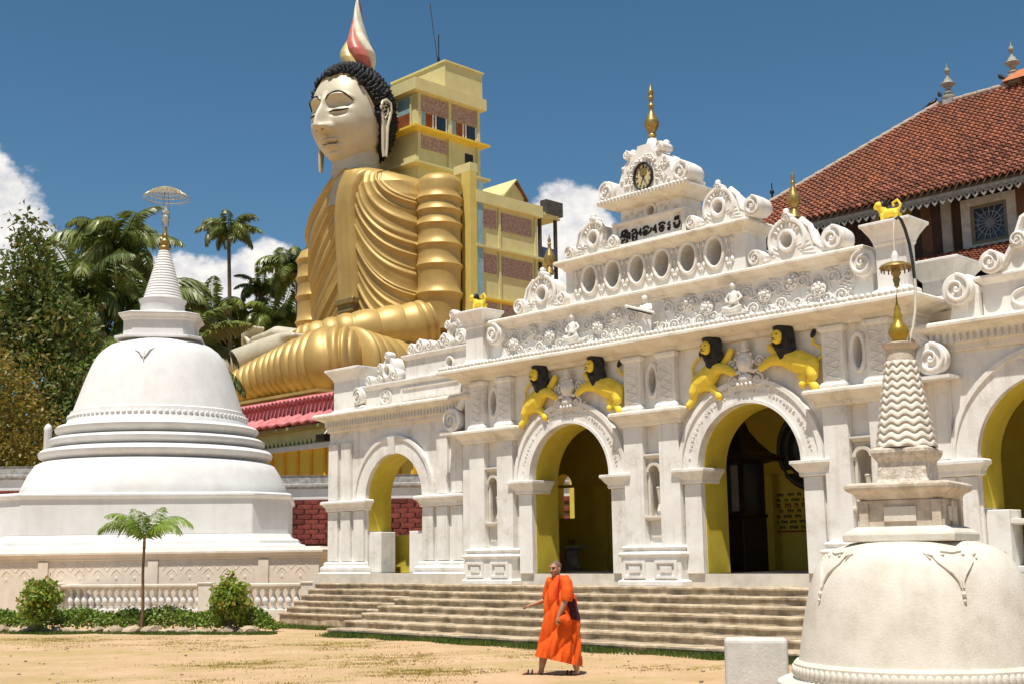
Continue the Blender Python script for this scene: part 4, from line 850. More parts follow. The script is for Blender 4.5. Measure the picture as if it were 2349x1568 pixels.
for fx in range(4):
    R4 = Matrix.Rotation(fx*pi/2, 4, 'Z')
    for x in (-.36, 0, .36) if fx % 2 else (-.36, .36):
        p = MB(); p.box(x-.045, x+.045, -.43, -.401, 1.95, 2.21); q = MB().merge(p, R4); QP(q, 'chamber_pilaster', SQM, bevel=.004)
    p = MB(); p.box(-.16, .16, -.42, -.401, 2.0, 2.15); q = MB().merge(p, R4); QP(q, 'chamber_panel', OLDW, bevel=.004)
p = MB(); p.mould(-.40, .40, -.40, .40, [(0, 2.222), (.03, 2.24), (.05, 2.28), (.11, 2.31), (.12, 2.34), (.12, 2.37), (.08, 2.39)], back=1); QP(p, 'chamber_cornice', SQM, bevel=.008)
p = MB(); p.mould(-.25, .25, -.25, .25, [(.02, 2.39), (0, 2.43), (-.01, 2.60), (.0, 2.62), (.03, 2.66), (.045, 2.70), (.045, 2.735), (.0, 2.76)], back=1); QP(p, 'drum', mat('carved_old_plaster', (.72, .66, .57), (.45, .38, .3), 22, .9, bump=.8, bscale=26, dirt=.3), bevel=.006)
n, k = 144, 170; zz = np.linspace(2.755, 3.66, k); th = np.linspace(0, 2*pi, n, endpoint=False); TH, ZZ = np.meshgrid(th, zz)
ph = (ZZ-2.755+.017*np.sin(TH*11))/.0775; f = ph-np.floor(ph); prf = np.clip(f/.10, 0, 1)*np.clip((1.12-f)/.62, 0, 1)**1.2
R_ = .300-(.300-.150)*(ZZ-2.755)/.905; R_ = R_+.026*prf-.012; P_ = np.stack([R_*np.cos(TH), R_*np.sin(TH), ZZ], -1)
gridmesh('wavy_spire', P_, OLDW, sm_, wrap=True)
p = MB(); p.lathe([(.15, 3.655), (.145, 3.78), (.17, 3.80), (.18, 3.84), (.10, 3.86)], 24); QP(p, 'spire_cap', SQM, smooth=40)
p = MB(); p.lathe([(.075, 3.855), (.07, 3.89), (.10, 3.93), (.108, 3.97), (.095, 4.02), (.05, 4.07), (.04, 4.12), (.045, 4.15), (.03, 4.18), (.035, 4.21), (.012, 4.27), (.003, 4.38)], 20); p.build('pinnacle', mat('bright_brass', (.45, .31, .035), (.32, .2, .03), 10, .35, metal=.5), sm_, smooth=45)
ri = sm_.matrix_basis.to_3x3()
def sl(x, z, y=0): 
    a = radians(32); return (x*cos(a)-y*sin(a), x*sin(a)+y*cos(a), z)
rod = [(.10, 3.86), (.155, 4.02), (.19, 4.20), (.205, 4.38), (.205, 4.54), (.195, 4.74), (.175, 4.92), (.14, 5.08), (.105, 5.18), (.075, 5.215), (.045, 5.19)]
p = MB(); p.tube([sl(x, z) for x, z in rod[:5]], .016, 7); p.build('support_rod', OLDW, sm_, smooth=80)
p = MB(); p.tube([sl(x, z) for x, z in rod[4:]], .018, 7); p.build('black_rod', RUBBER, sm_, smooth=80)
p = MB(); p.tube([sl(.075, 5.21), sl(.03, 5.16), sl(.012, 5.0), sl(.012, 4.82)], .010, 6); p.build('cord', OLDW, sm_, smooth=80)
p = MB(); p.lathe([(.02, 4.84), (.03, 4.81), (.045, 4.77), (.04, 4.73), (.05, 4.715)], 14, sl(.012, 0)[:2]); p.build('parasol_knob', WHITE, sm_, smooth=50)
p = MB(); p.lathe([(.05, 4.72), (.10, 4.71), (.155, 4.685), (.172, 4.66), (.165, 4.655), (.10, 4.66), (.05, 4.64)], 28, sl(.012, 0)[:2]); p.lathe([(.04, 4.65), (.055, 4.6), (.03, 4.56), (.04, 4.53), (.025, 4.48), (.03, 4.46), (.008, 4.44)], 14, sl(.012, 0)[:2])
for q in range(16): a = 2*pi*q/16; c = sl(.012, 0); p.tube([(c[0]+.15*cos(a), c[1]+.15*sin(a), 4.655), (c[0]+.15*cos(a), c[1]+.15*sin(a), 4.615)], .008, 4)
p.build('brass_parasol', BRASS, sm_, smooth=60)

# whitewashed block beside it
bk = MB(); bk.box(-.36, .36, -.14, .14, -.05, .735); o = bk.build('concrete_block', mat('chalky_cement', (.62, .60, .57), (.52, .50, .47), 4, .9, bump=.3, streak=.35, streakc=(.40, .37, .33), dirt=.3), bevel=.05, bseg=3); o.location = (2.78, 15, 0); o.rotation_euler = (radians(1), radians(.5), radians(-8))
tag(o, 'rough whitewashed cement block standing on the ground left of the small stupa', 'block')
# ------------------------------------------------------------------ seated golden statue
BO = Vector((-10.25, 100, 0))
def BW(u, v, z): return BO+E1*u+E2*v+Vector((0, 0, z))
bud = empty('seated_statue', 'colossal seated golden statue with black curled hair and a striped flame on its head', 'statue', loc=BO, rz=GRZ)
def ip(z, xs, ys): return np.interp(z, xs, ys)
TZ = [12, 16, 19, 23, 27, 29.3, 30.4, 31.1, 31.6, 32.1]
TA = [5.9, 6.0, 6.1, 6.3, 6.6, 6.6, 6.2, 5.2, 3.9, 2.5]; TB = [3.8, 4.0, 4.2, 4.4, 4.6, 4.4, 4.0, 3.4, 2.9, 2.3]; TY = [-.3, -.3, -.3, -.3, -.4, -.7, -1.1, -1.6, -2.0, -2.4]
PW_ = 2.7
def pleat(ph, k=.6): return np.abs(np.sin(np.pi*ph))**k
def crisp(ph):
    ph = ph+.17*np.sin(ph*2.3)+.10*np.sin(ph*5.1+1); f = ph-np.floor(ph); n_ = np.floor(ph); amp = .75+.25*np.sin(n_*2.7)
    return amp*(np.exp(-((f-.42)/.15)**2)+.45*np.exp(-((f-.78)/.07)**2))
def strap_u(z): return 1.35+.9*np.clip((z-27.5)/4, 0, 1)**2
def fold(u, z):
    su = strap_u(z); tl = np.maximum(su-u, 0); tr = np.maximum(u-su, 0)
    kl = .018+.050*np.clip((z-25.5)/5, 0, 1)
    cl = z+1.0*tl-kl*tl**2
    cr = z+8.2*(1-np.exp(-tr/2.7))
    return np.where(u < su, .27*crisp(cl/1.25), .27*crisp(cr/1.45))
def zdrop(u, z): return z-.36*np.maximum(0, -u-.6)*np.clip((z-23)/8, 0, 1)**1.3
def torso():
    nz_, nt = 420, 520; zs = np.linspace(12, 32.1, nz_); th = np.linspace(0, 2*pi, nt, endpoint=False); T_, Z_ = np.meshgrid(th, zs)
    a = ip(Z_, TZ, TA); b = ip(Z_, TZ, TB); yc = ip(Z_, TZ, TY)
    c_, s_ = np.cos(T_), np.sin(T_); r = (np.abs(c_)**PW_+np.abs(s_)**PW_)**(-1/PW_)
    x = a*r*c_; y = b*r*s_
    f = fold(x, Z_)*np.clip(-s_*2.2+.25, 0, 1)
    nx, ny = c_/a, s_/b; L = np.hypot(nx, ny)
    x = x+f*nx/L; y = y+f*ny/L+yc; Z_ = zdrop(x, Z_)
    gridmesh('robe', np.stack([x, y, Z_], -1), GOLD, bud, wrap=True)
torso()
def tfront(u, z, off=0):
    a = ip(z, TZ, TA); b = ip(z, TZ, TB); yc = ip(z, TZ, TY)
    return yc-b*np.clip(1-np.abs(u/a)**PW_, 0, 1)**(1/PW_)-off
def strap():
    zs = np.linspace(21.5, 31.75, 60); cr = np.linspace(-1, 1, 15); C_, Z_ = np.meshgrid(cr, zs)
    U_ = strap_u(Z_)+C_*1.12; off = .46-.12*np.abs(C_)**6+.03*np.cos(C_*9)
    off = np.where(np.abs(C_) > .97, .0, off); gridmesh('sash', np.stack([U_, tfront(U_, Z_, off), Z_], -1), GOLD, bud)
    p = MB(); y = float(tfront(1.3, 21.5)); p.mould(.30, 2.40, y-.55, y+.3, [(-.4, 20.1), (-.05, 20.4), (-.1, 20.9), (.08, 21.0), (.08, 21.4), (0, 21.55)]); p.build('sash_clasp', mat('dull_bronze', (.30, .21, .07), (.2, .14, .05), 3, .5, metal=.3), bud, bevel=.05)
    p = MB()
    for q in range(7): x = .7+.2*q; p.tube([(x+.0, y-.4, 20.2), (x+.1*(q-3), y-.9, 19.6), (x+.16*(q-3), y-1.5, 18.7)], [.10, .12, .08], 6)
    p.build('tassel', GOLD, bud, smooth=80)
strap()
RZ = [21.4, 23.6, 25.2, 26.8, 27.9, 28.9, 30.0]
for s_ in (-1, 1):
    pr = [(1.55, 18.6), (1.6, 20.8)]
    for i, z in enumerate(RZ[:-1]): pr += [(1.68, z-.34), (1.78, z-.10), (1.86, z-.02), (1.84, z+.05), (1.74, z+.16), (1.66, z+.6)]
    pr += [(1.80, 29.5), (1.78, 30.1), (1.6, 30.5), (1.2, 30.8), (.5, 30.95), (.01, 31.0)]
    if s_ < 0: pr = [(r, z) for r, z in pr if z < 27.2]+[(1.4, 27.6), (.8, 27.9), (.01, 28.0)]
    pr = [p for i, p in enumerate(pr) if i == 0 or p[1] > pr[i-1][1]]
    p = MB(); p.lathe(pr, 44, (7.35, -.6) if s_ > 0 else (-8.3, -.8)); p.build('sleeve', GOLD, bud, smooth=60)
def ptube(name, pts, rad, nper, amp, m_, twist=0, n=360, k=72, flat=1.0, ends=True):
    P = np.array(pts, float); t0 = np.linspace(0, 1, len(P)); t = np.linspace(0, 1, n)
    C_ = np.stack([np.interp(t, t0, P[:, i]) for i in range(3)], -1)
    for _ in range(30): C_[1:-1] = (C_[:-2]+C_[2:])/2*.5+C_[1:-1]*.5
    R_ = np.interp(t, t0, rad)
    if ends:
        e = np.clip(np.minimum(t, 1-t)/.08, 0, 1); R_ = R_*np.sqrt(np.clip(1-(1-e)**2, .0004, 1))
    T_ = np.gradient(C_, axis=0); T_ /= np.linalg.norm(T_, axis=1, keepdims=True)
    u = np.cross(T_, [0, 0, 1.0]); u /= np.linalg.norm(u, axis=1, keepdims=True); w = np.cross(u, T_)
    th = np.linspace(0, 2*pi, k, endpoint=False); TH, TT = np.meshgrid(th, t)
    RR = R_[:, None]*(1+0*TH)+amp*np.minimum(1, R_[:, None]/(.5*max(rad)))*pleat(TT*nper+twist*TH/(2*pi), .7)
    Q = C_[:, None]+RR[..., None]*(np.cos(TH)[..., None]*u[:, None]+flat*np.sin(TH)[..., None]*w[:, None])
    gridmesh(name, Q, m_, bud, wrap=True)
ptube('lower_leg', [(9.6, -9.6, 15.0), (8.0, -11.0, 15.0), (5.0, -11.6, 14.95), (2.5, -11.9, 14.8), (-.5, -12.1, 14.45), (-3.5, -12.2, 14.1), (-7, -12.1, 13.8), (-9.5, -11.8, 13.6)], [2.2, 2.5, 1.95, 1.55, 1.25, 1.0, .9, .8], 24, .28, GOLD, twist=2)
ptube('thigh', [(8.4, -10.5, 15.1), (7.6, -7.5, 15.0), (6.0, -3.0, 15.0), (5, 1, 15)], [2.5, 2.4, 2.4, 2.6], 9, .22, GOLD, twist=-1)
ptube('right_leg', [(-3.5, -1.0, 15.6), (-7.5, -7, 15.6), (-9.8, -9.8, 15.9), (-7.4, -10.6, 16.1), (-5.6, -10.6, 16.2)], [2.8, 2.3, 1.75, 1.35, 1.25], 14, .2, GOLD)
p = MB(); p.ball((0, -6, 13.6), (8.4, 6.0, 2.3), 24); p.build('lap', GOLD, bud, smooth=80)
ptube('forearm', [(7.0, -.8, 19.4), (6.4, -2.2, 18.9), (4.2, -6.4, 18.2), (2.4, -8.4, 17.8), (1.0, -9.2, 17.7)], [1.75, 1.75, 1.5, 1.2, 1.0], 10, .16, GOLD)
ptube('forearm', [(-7.0, -.8, 19.4), (-6.4, -2.6, 18.9), (-5.0, -6.6, 18.2), (-3.2, -8.4, 17.9)], [1.7, 1.6, 1.3, 1.0], 10, .16, GOLD)
f = MB(); f.tube([(-6.6, -10.9, 16.2), (-4.5, -11.0, 16.5), (-2.0, -10.9, 16.9), (.6, -10.6, 17.3), (2.0, -10.4, 17.45)], [1.15, 1.2, 1.05, .95, .75], 16, sq=(1, .8))
for q in range(5): f.tube([(1.6, -10.9+.42*q*.8, 17.75-.05*q), (2.7, -10.8+.40*q*.8, 17.75)], [.32, .26], 8); f.ball((2.75, -10.8+.32*q, 17.75), .28, 8)
f.fused('foot', SKIN, bud, .14, 3)
h = MB(); h.tube([(1.4, -9.4, 18.0), (-.6, -9.8, 18.45), (-2.0, -9.9, 18.3)], [.8, .78, .6], 12, sq=(.75, 1.1))
for q in range(4): h.tube([(-1.6, -10.4+.34*q, 18.4), (-3.0, -10.5+.34*q, 18.25), (-3.7-.1*(q % 2), -10.45+.34*q, 17.9)], [.26, .23, .17], 8)
h.fused('hand', SKIN, bud, .09, 3)
h = MB(); h.tube([(-3.2, -8.7, 17.9), (-4.6, -9.4, 18.0)], [.8, .7], 12, sq=(.75, 1.1))
for q in range(4): h.tube([(-4.2, -9.9+.36*q, 18.1), (-4.9, -10.0+.36*q, 18.9), (-3.9, -10.1+.36*q, 19.45)], [.27, .25, .18], 8)
h.tube([(-4.8, -9.2, 17.9), (-5.6, -9.7, 18.4), (-5.0, -10.1, 19.0)], [.3, .26, .2], 8)
h.fused('hand', SKIN, bud, .09, 3)
p = MB(); p.lathe([(2.3, 29.2), (2.05, 30.6), (1.9, 32.2), (1.9, 34.6), (1.95, 35.2)], 40, (0, -3.1)); p.build('neck', SKIN, bud, smooth=80)
for z in (31.3, 32.1): p = MB(); p.tube([(1.93*cos(a), -3.1+1.93*sin(a), z) for a in np.linspace(0, 2*pi, 40, endpoint=False)], .06, 6, closed=True); p.build('neck_crease', SKIN, bud, smooth=80)
# head
HC = np.array([0, -3.6, 36.75]); HR = (2.98, 3.25, 3.9, 4.15); HP = 2.25
def jaw(z): return 1-.20*np.clip(-(z+.6)/3.4, 0, 1)**1.6
def feat(x, z):
    fx = np.abs(x); G = lambda v, c, s: np.exp(-((v-c)/s)**2)
    N = ip(z, [-2.15, -1.98, -1.75, -.8, .3, .9, 1.5], [0, .75, 1.15, .78, .36, .16, 0]); wd = ip(z, [-1.9, -1.0, .9], [.56, .40, .30])
    d = N*np.exp(-(x/wd)**2)+.40*G(fx, .58, .26)*G(z, -1.68, .26)
    d += -.72*G(fx, 1.15, .80)*G(z, .14, .52)+.46*G(fx, 1.25, .60)*G(z, -.18, .34)-.16*G(fx, 1.25, .62)*G(z, -.62, .20)
    br = .98-.28*(fx-1.25)**2; d += .20*np.exp(-((z-br)/.16)**2)*np.clip((fx-.2)/.3, 0, 1)*np.clip((2.4-fx)/.4, 0, 1)
    d += .34*G(x, 0, .72)*G(z, -2.55, .14)+.36*G(x, 0, .58)*G(z, -2.95, .17)-.22*G(x, 0, .95)*G(z, -2.74, .07)-.12*G(x, 0, .14)*G(z, -2.25, .2)
    d += .24*G(x, 0, .75)*G(z, -3.55, .34)-.14*G(x, 0, .6)*G(z, -3.18, .13)+.14*G(fx, 1.55, .7)*G(z, -1.5, .8)-.10*G(fx, 1.0, .25)*G(z, -2.2, .5)
    return d*1.22
def hsurf(x, z, off=0):
    rz = np.where(z > 0, HR[2], HR[3]); j = jaw(z); q = np.clip(1-np.abs(x/(HR[0]*j))**HP-np.abs(z/rz)**HP, 0, 1)
    return -HR[1]*q**(1/HP)*(.5+.5*j)-feat(x, z)-off
def headgrid(sc, name, m_, hair=False):
    ne, na = 260, 300; e = np.linspace(-pi/2+.001, pi/2-.001, ne); a = np.linspace(-pi, pi, na, endpoint=False); A_, E_ = np.meshgrid(a, e)
    d = np.stack([np.cos(E_)*np.sin(A_), -np.cos(E_)*np.cos(A_), np.sin(E_)], -1); rz = np.where(d[..., 2] > 0, HR[2], HR[3])
    t = (np.abs(d[..., 0]/HR[0])**HP+np.abs(d[..., 1]/HR[1])**HP+np.abs(d[..., 2]/rz)**HP)**(-1/HP); P = d*t[..., None]
    j = jaw(P[..., 2]); P[..., 0] *= j; P[..., 1] *= (.5+.5*j)
    if not hair:
        fr = np.clip(np.cos(A_)*2.5, 0, 1)*np.clip(np.cos(E_)*3, 0, 1); P[..., 1] -= feat(P[..., 0], P[..., 2])*fr
        gridmesh(name, P+HC, m_, bud, wrap=True); return
    P = P*sc; ad = np.degrees(np.abs(A_)); hl = ip(ad, [0, 12, 25, 40, 52, 62, 72, 80, 92, 108, 180], [2.75, 2.85, 3.0, 2.85, 2.3, 1.5, .7, .0, -1.5, -3.0, -3.3])
    keep = P[..., 2] > hl
    top = np.exp(-((P[..., 0]/1.3)**2+((P[..., 1]-.2)/1.4)**2))*np.clip(P[..., 2]/3, 0, 1); P[..., 2] += .55*top
    idx = np.arange(ne*na).reshape(ne, na); j1 = np.roll(idx, -1, 1); kf = keep[:-1] & keep[1:] & np.roll(keep, -1, 1)[:-1] & np.roll(keep, -1, 1)[1:]
    F = np.stack([idx[:-1], j1[:-1], j1[1:], idx[1:]], -1)[kf]
    npmesh('hair', (P+HC).reshape(-1, 3), F, m_, bud, smooth=True)
    c = MB(); random.seed(2); N = 1500; gold = pi*(3-sqrt(5))
    for i in range(N):
        z = 1-2*(i+.5)/N; r = sqrt(1-z*z); a_ = ((gold*i+pi) % (2*pi))-pi; e_ = math.asin(z)
        ii = min(ne-1, int((e_+pi/2)/pi*ne)); jj = int((a_+pi)/(2*pi)*na) % na
        if keep[ii, jj]:
            q = P[ii, jj]+HC; nrm = np.array([P[ii, jj][0], P[ii, jj][1], P[ii, jj][2]]); nrm /= np.linalg.norm(nrm); q = q+nrm*.05
            g_ = random.uniform(.8, 1.25); c.lathe([(.20*g_, -.12), (.22*g_, .0), (.16*g_, .14*g_), (.03, .30*g_)], 6); k = 24; Mx = Vector(nrm).to_track_quat('Z', 'Y').to_matrix().to_4x4(); Mx.translation = Vector(q+np.random.normal(size=3)*.04)
            c.v[-k:] = [tuple(Mx @ Vector(v)) for v in c.v[-k:]]
    o = c.build('hair_curls', m_, bud, smooth=60); o['kind'] = 'stuff'
headgrid(1, 'head', SKIN); HAIR = mat('black_paint_on_curls', (.010, .010, .011), (.018, .018, .02), 3, .6, spec=.25); headgrid(1.055, 'hair', HAIR, True)
rl_ = MB()      # raised hairline rim
ang = np.linspace(-78, 78, 60); hz = np.interp(np.abs(ang), [0, 12, 25, 40, 52, 62, 72, 80], [2.75, 2.85, 3.0, 2.85, 2.3, 1.5, .7, .0])
pts = []
for a_, z in zip(ang, hz):
    q = max(0., 1-abs(z/(HR[2] if z > 0 else HR[3]))**HP)**(1/HP); r = q/(abs(sin(radians(a_))/HR[0])**HP+abs(cos(radians(a_))/HR[1])**HP)**(1/HP)
    pts.append((HC[0]+r*sin(radians(a_))*1.01, HC[1]-r*cos(radians(a_))*1.01, HC[2]+z))
rl_.tube(pts, .09, 6); rl_.build('hairline_rim', SKIN, bud, smooth=80)
def fline(name, xz, r, m_=BLACK, off=.03, n=20):
    x = np.array([p[0] for p in xz]); z = np.array([p[1] for p in xz]); t0 = np.linspace(0, 1, len(x)); t = np.linspace(0, 1, n)
    X_ = np.interp(t, t0, x); Z_ = np.interp(t, t0, z)
    for _ in range(4): X_[1:-1] = (X_[:-2]+2*X_[1:-1]+X_[2:])/4; Z_[1:-1] = (Z_[:-2]+2*Z_[1:-1]+Z_[2:])/4
    Y_ = hsurf(X_, Z_, off); p = MB(); p.tube([(HC[0]+a, HC[1]+float(b), HC[2]+c) for a, b, c in zip(X_, Y_, Z_)], [r*(.4+.6*sin(pi*q)) for q in t], 6); p.build(name, m_, bud, smooth=80)
for s_ in (-1, 1):
    fline('eyebrow', [(s_*.25, .60), (s_*.7, 1.10), (s_*1.25, 1.24), (s_*1.85, 1.0), (s_*2.25, .40)], .10)
    fline('eye_line', [(s_*.55, -.42), (s_*.9, -.36), (s_*1.3, -.42), (s_*1.75, -.36), (s_*2.0, -.22)], .085)
    fline('nostril', [(s_*.22, -1.96), (s_*.42, -1.94)], .045)
    e = MB(); ex, ey, ez = HC[0]+s_*3.34, HC[1]+.30, HC[2]
    out = [(0, -.55, .25), (0, -.35, .75), (0, .05, .95), (0, .42, .75), (0, .50, .2), (0, .35, -.5), (0, .18, -1.1), (0, .10, -2.0), (0, .06, -3.1), (0, -.02, -3.75), (0, -.22, -3.8), (0, -.30, -3.1), (0, -.32, -2.0), (0, -.34, -1.1), (0, -.45, -.4)]
    e.tube([(ex+s_*(.05+.20*max(0, (y+.3))), ey+y, ez+z) for x, y, z in out], .13, 8, closed=True)
    e.prism([(y, z) for x, y, z in out], -.06, .06); k = 2*len(out); e.v[-k:] = [(ex+s_*.0+v[1], ey+v[0], ez+v[2]) for v in e.v[-k:]]
    e.tube([(ex+s_*.1, ey-.2, ez+.4), (ex+s_*.14, ey+.18, ez+.5), (ex+s_*.14, ey+.22, ez-.1), (ex+s_*.1, ey-.1, ez-.6)], .07, 6)
    e.build('ear', SKIN, bud, smooth=60, recalc=True)
fline('lip_line', [(-.85, -2.66), (-.4, -2.74), (0, -2.72), (.4, -2.74), (.85, -2.66)], .085, mat('dull_lip_line', (.16, .12, .07), None, 5, .6))
# flame: five twisted tongues
fz = np.array([39.6, 39.95, 40.4, 40.95, 41.5, 42.2, 43.0, 43.9, 44.8, 45.6, 46.3])+.75; fz = 40.35+(fz-40.35)*1.08; fr_ = np.array([.70, 1.08, 1.34, 1.46, 1.40, 1.10, .74, .50, .34, .20, .03])
FC = [mat('silver_paint', (.62, .60, .52), (.5, .48, .42), 1, .35, metal=.3), mat('deep_red_paint', (.20, .04, .03), (.30, .09, .05), 1, .4), mat('pale_gold_leaf', (.66, .52, .22), (.55, .42, .16), 1, .35, metal=.3), mat('rose_paint', (.42, .10, .09), (.5, .17, .12), 1, .4), mat('cream_paint', (.72, .68, .52), (.62, .58, .45), 1, .45)]
for q in range(5):
    zz = np.linspace(40.35, fz[-1], 130); tt = np.linspace(0, 1, 16); T_, Z_ = np.meshgrid(tt, zz); R_ = np.interp(Z_, fz, fr_)*(.80+.24*np.sin(np.pi*T_)**.6)
    A_ = 2*pi*(q+T_)/5-(Z_-40.35)*.60+2.4; gridmesh('flame_tongue', np.stack([R_*np.cos(A_)+.15, -3.1+R_*np.sin(A_), Z_], -1), FC[q], bud)
hq = Matrix.Rotation(radians(11), 4, 'Z'); HCv = Vector(HC); hoff = HCv-hq @ HCv      # the face is turned a little to its left
for o in bud.children:
    if o.name.split('.')[0] in ('head', 'hair', 'hair_curls', 'ear', 'eyebrow', 'eye_line', 'lid_crease', 'nostril', 'lip_line', 'hairline_rim'): o.rotation_euler = (0, 0, radians(11)); o.location = hoff
# plinth under the statue
pl = empty('statue_plinth', 'dark red plinth block under the golden statue, mostly hidden by the pink-tiled shrine', 'plinth', loc=BO, rz=GRZ)
p = MB(); p.box(-13, 11, -14.4, 3, 0, 12.4); p.build('block', mat('dull_red_plinth', (.20, .05, .04), (.15, .04, .03), 1, .8), pl); p = MB(); p.mould(-13, 11, -14.4, 3, [(0, 12.401), (.3, 12.5), (.3, 12.7), (0, 12.75)]); p.build('ledge', GOLD, pl)

# ------------------------------------------------------------------ yellow building at the statue's back
twr = empty('yellow_tower_building', 'tall pale yellow concrete building with grilles rising behind the golden statue', 'building', loc=BO, rz=GRZ)
def TP(mb, name, m_=BYEL, **k): return mb.build(name, m_, twr, **k)
def bxp(*a): p = MB(); p.box(*a); return p
TP(bxp(-3.4, 3.6, .25, 7.2, 28, 39.0), 'tower_wall')
p = MB(); p.mould(-3.4, 3.6, .25, 7.2, [(.1, 39.0), (.5, 39.1), (.5, 40.1), (.35, 40.1), (.35, 39.95)], back=1); TP(p, 'tower_parapet')
TP(bxp(-3.0, 3.95, 3.1, 7.35, 40.11, 42.3), 'roof_room'); p = MB(); p.mould(-3.0, 3.95, 3.1, 7.35, [(0, 42.31), (.12, 42.33), (.12, 42.48)], back=1); TP(p, 'roof_slab')
for z in (36.0, 33.0): p = MB(); p.mould(-3.4, 3.6, .25, 7.2, [(.0, z-.28), (.7, z-.12), (.7, z+.05), (0, z+.08)], back=1); TP(p, 'sunshade', BYEL2 if z > 35 else BYEL)
for v in (.3, 3.65, 6.9): TP(bxp(3.61, 3.78, v, v+.3, 30, 39.0), 'corner_pilaster')
for v0 in (.62, 3.97):
    TP(bxp(3.605, 3.68, v0, v0+2.9, 37.55, 38.9), 'grille', SCREEN)
    w_ = bxp(3.605, 3.62, v0, v0+2.9, 36.15, 37.5).build('window', CURT, twr)
    for a in (0, 1.32, 1.62, 2.78): p = bxp(3.622, 3.70, v0+a, v0+a+.12, 36.1, 37.5); p.build('frame', WHITE, w_)
    p = bxp(3.622, 3.64, v0+.14, v0+.62, 36.15, 37.5); p.build('pane', BLUEP, w_); p = bxp(3.622, 3.64, v0+1.76, v0+2.78, 36.15, 37.5); p.build('pane', GLASS, w_)
TP(bxp(3.605, 3.68, .62, 3.5, 34.4, 35.5), 'grille', SCREEN)
TP(bxp(3.605, 3.64, 5.6, 6.5, 33.2, 35.0), 'doorway', BLACK)
w_ = bxp(-2.6, 3.1, .17, .24, 36.2, 38.8).build('window', BLUEP, twr)
for u in (-.6, 1.2, 3.0): bxp(u, u+.14, .08, .168, 36.2, 38.8).build('frame', BYEL, w_)
bxp(-2.6, 3.0, .1, .168, 36.2, 37.4).build('pane', CURT, w_)
# lower wing
TP(bxp(-9.2, 9.0, 1.9, 8.6, 0, 29.4), 'wing_wall')
p = MB(); p.mould(-9.2, 9.0, 1.9, 8.6, [(0, 28.75), (.35, 28.85), (.35, 29.8), (.25, 29.8), (.25, 29.6)], back=1); TP(p, 'wing_parapet')
for z in (25.4, 21.3, 17): p = MB(); p.mould(-9.2, 9.0, 1.9, 8.6, [(0, z-.2), (.4, z-.1), (.4, z+.06), (0, z+.1)], back=1); TP(p, 'sunshade', BYEL2 if z < 22 else BYEL)
for v in (1.95, 4.1, 8.2): TP(bxp(9.01, 9.14, v, v+.22, 10, 28.7), 'pilaster')
for z0 in (27.0, 23.4, 19.6):
    for v0, v1 in ((2.35, 3.9), (4.5, 7.9)): TP(bxp(9.005, 9.07, v0, v1, z0, z0+1.5), 'grille', SCREEN)
TP(bxp(8.3, 9.3, .9, 1.6, 12, 31.2), 'edge_strip', mat('yellow_edge_paint', (.62, .50, .14), (.55, .44, .12), 1, .7)); TP(bxp(8.5, 9.25, 1.61, 2.3, 12, 30.6), 'blue_edge_strip', BLUEP); TP(bxp(7.4, 9.3, .9, 1.7, 31.21, 31.9), 'edge_cap')
for i, (v, w_) in enumerate(((5.0, 2.2),)):
    p = MB(); a = [(v, 29.6), (v+w_, 29.6), (v+w_, 30.3), (v+w_*.5, 31.35), (v, 30.3)]; b_ = MB(); b_.prism(a, 0, 5); b_.v = [(8.9-y, x, z) for x, y, z in b_.v]; b_.build('dormer', BYEL, twr, recalc=True)
    b_ = MB(); b_.add([(9.2, v-.25, 30.1), (9.2, v+w_*.5, 31.6), (3.7, v+w_*.5, 31.6), (3.7, v-.25, 30.1), (9.2, v-.25, 29.95), (9.2, v+w_*.5, 31.45), (3.7, v+w_*.5, 31.45), (3.7, v-.25, 29.95)], [(0, 1, 2, 3), (7, 6, 5, 4), (0, 4, 5, 1), (3, 2, 6, 7), (1, 5, 6, 2), (0, 3, 7, 4)]); b_.build('dormer_roof', BYEL, twr)
    b_ = MB(); b_.add([(9.2, v+w_+.25, 30.1), (9.2, v+w_*.5+.01, 31.6), (3.7, v+w_*.5+.01, 31.6), (3.7, v+w_+.25, 30.1), (9.2, v+w_+.25, 29.95), (9.2, v+w_*.5+.01, 31.45), (3.7, v+w_*.5+.01, 31.45), (3.7, v+w_+.25, 29.95)], [(3, 2, 1, 0), (4, 5, 6, 7), (1, 5, 4, 0), (7, 6, 2, 3), (2, 6, 5, 1), (4, 7, 3, 0)]); b_.build('dormer_roof', mat('brown_sheet', (.18, .10, .06), None, 2, .8), twr)
for z in (29.4, 25.4, 21.3): TP(bxp(5.5, 9.3, 8.61, 10.9, z-.25, z), 'balcony_slab')
TP(bxp(5.6, 9.25, 8.9, 11.1, 29.0, 29.14), 'balcony_slab', BYEL); TP(bxp(8.7, 9.4, 9.3, 11.3, 29.3, 30.5), 'water_tank', mat('dark_board', (.09, .085, .07), (.05, .05, .045), 2, .8))
for v in (8.75, 10.6):
    TP(bxp(8.9, 9.15, v, v+.22, 12, 29.1), 'balcony_post', mat('dark_post', (.07, .06, .045), None, 2, .8))
TP(bxp(9.0, 9.06, 8.95, 10.6, 25.5, 26.5), 'hanging_cloth', mat('blue_cloth', (.03, .07, .2), (.05, .1, .25), 1, .8))
at = MB(); at.tube([BW(2.6, 3.6, 42.4), BW(2.6, 3.6, 45.3)], .05, 5); at.tube([BW(2.6, 3.6, 42.4), BW(2.6, 3.6, 43.2)], .11, 6); o = at.build('antenna_mast', BLACK); tag(o, 'thin dark mast standing on the roof of the yellow tower', 'antenna')
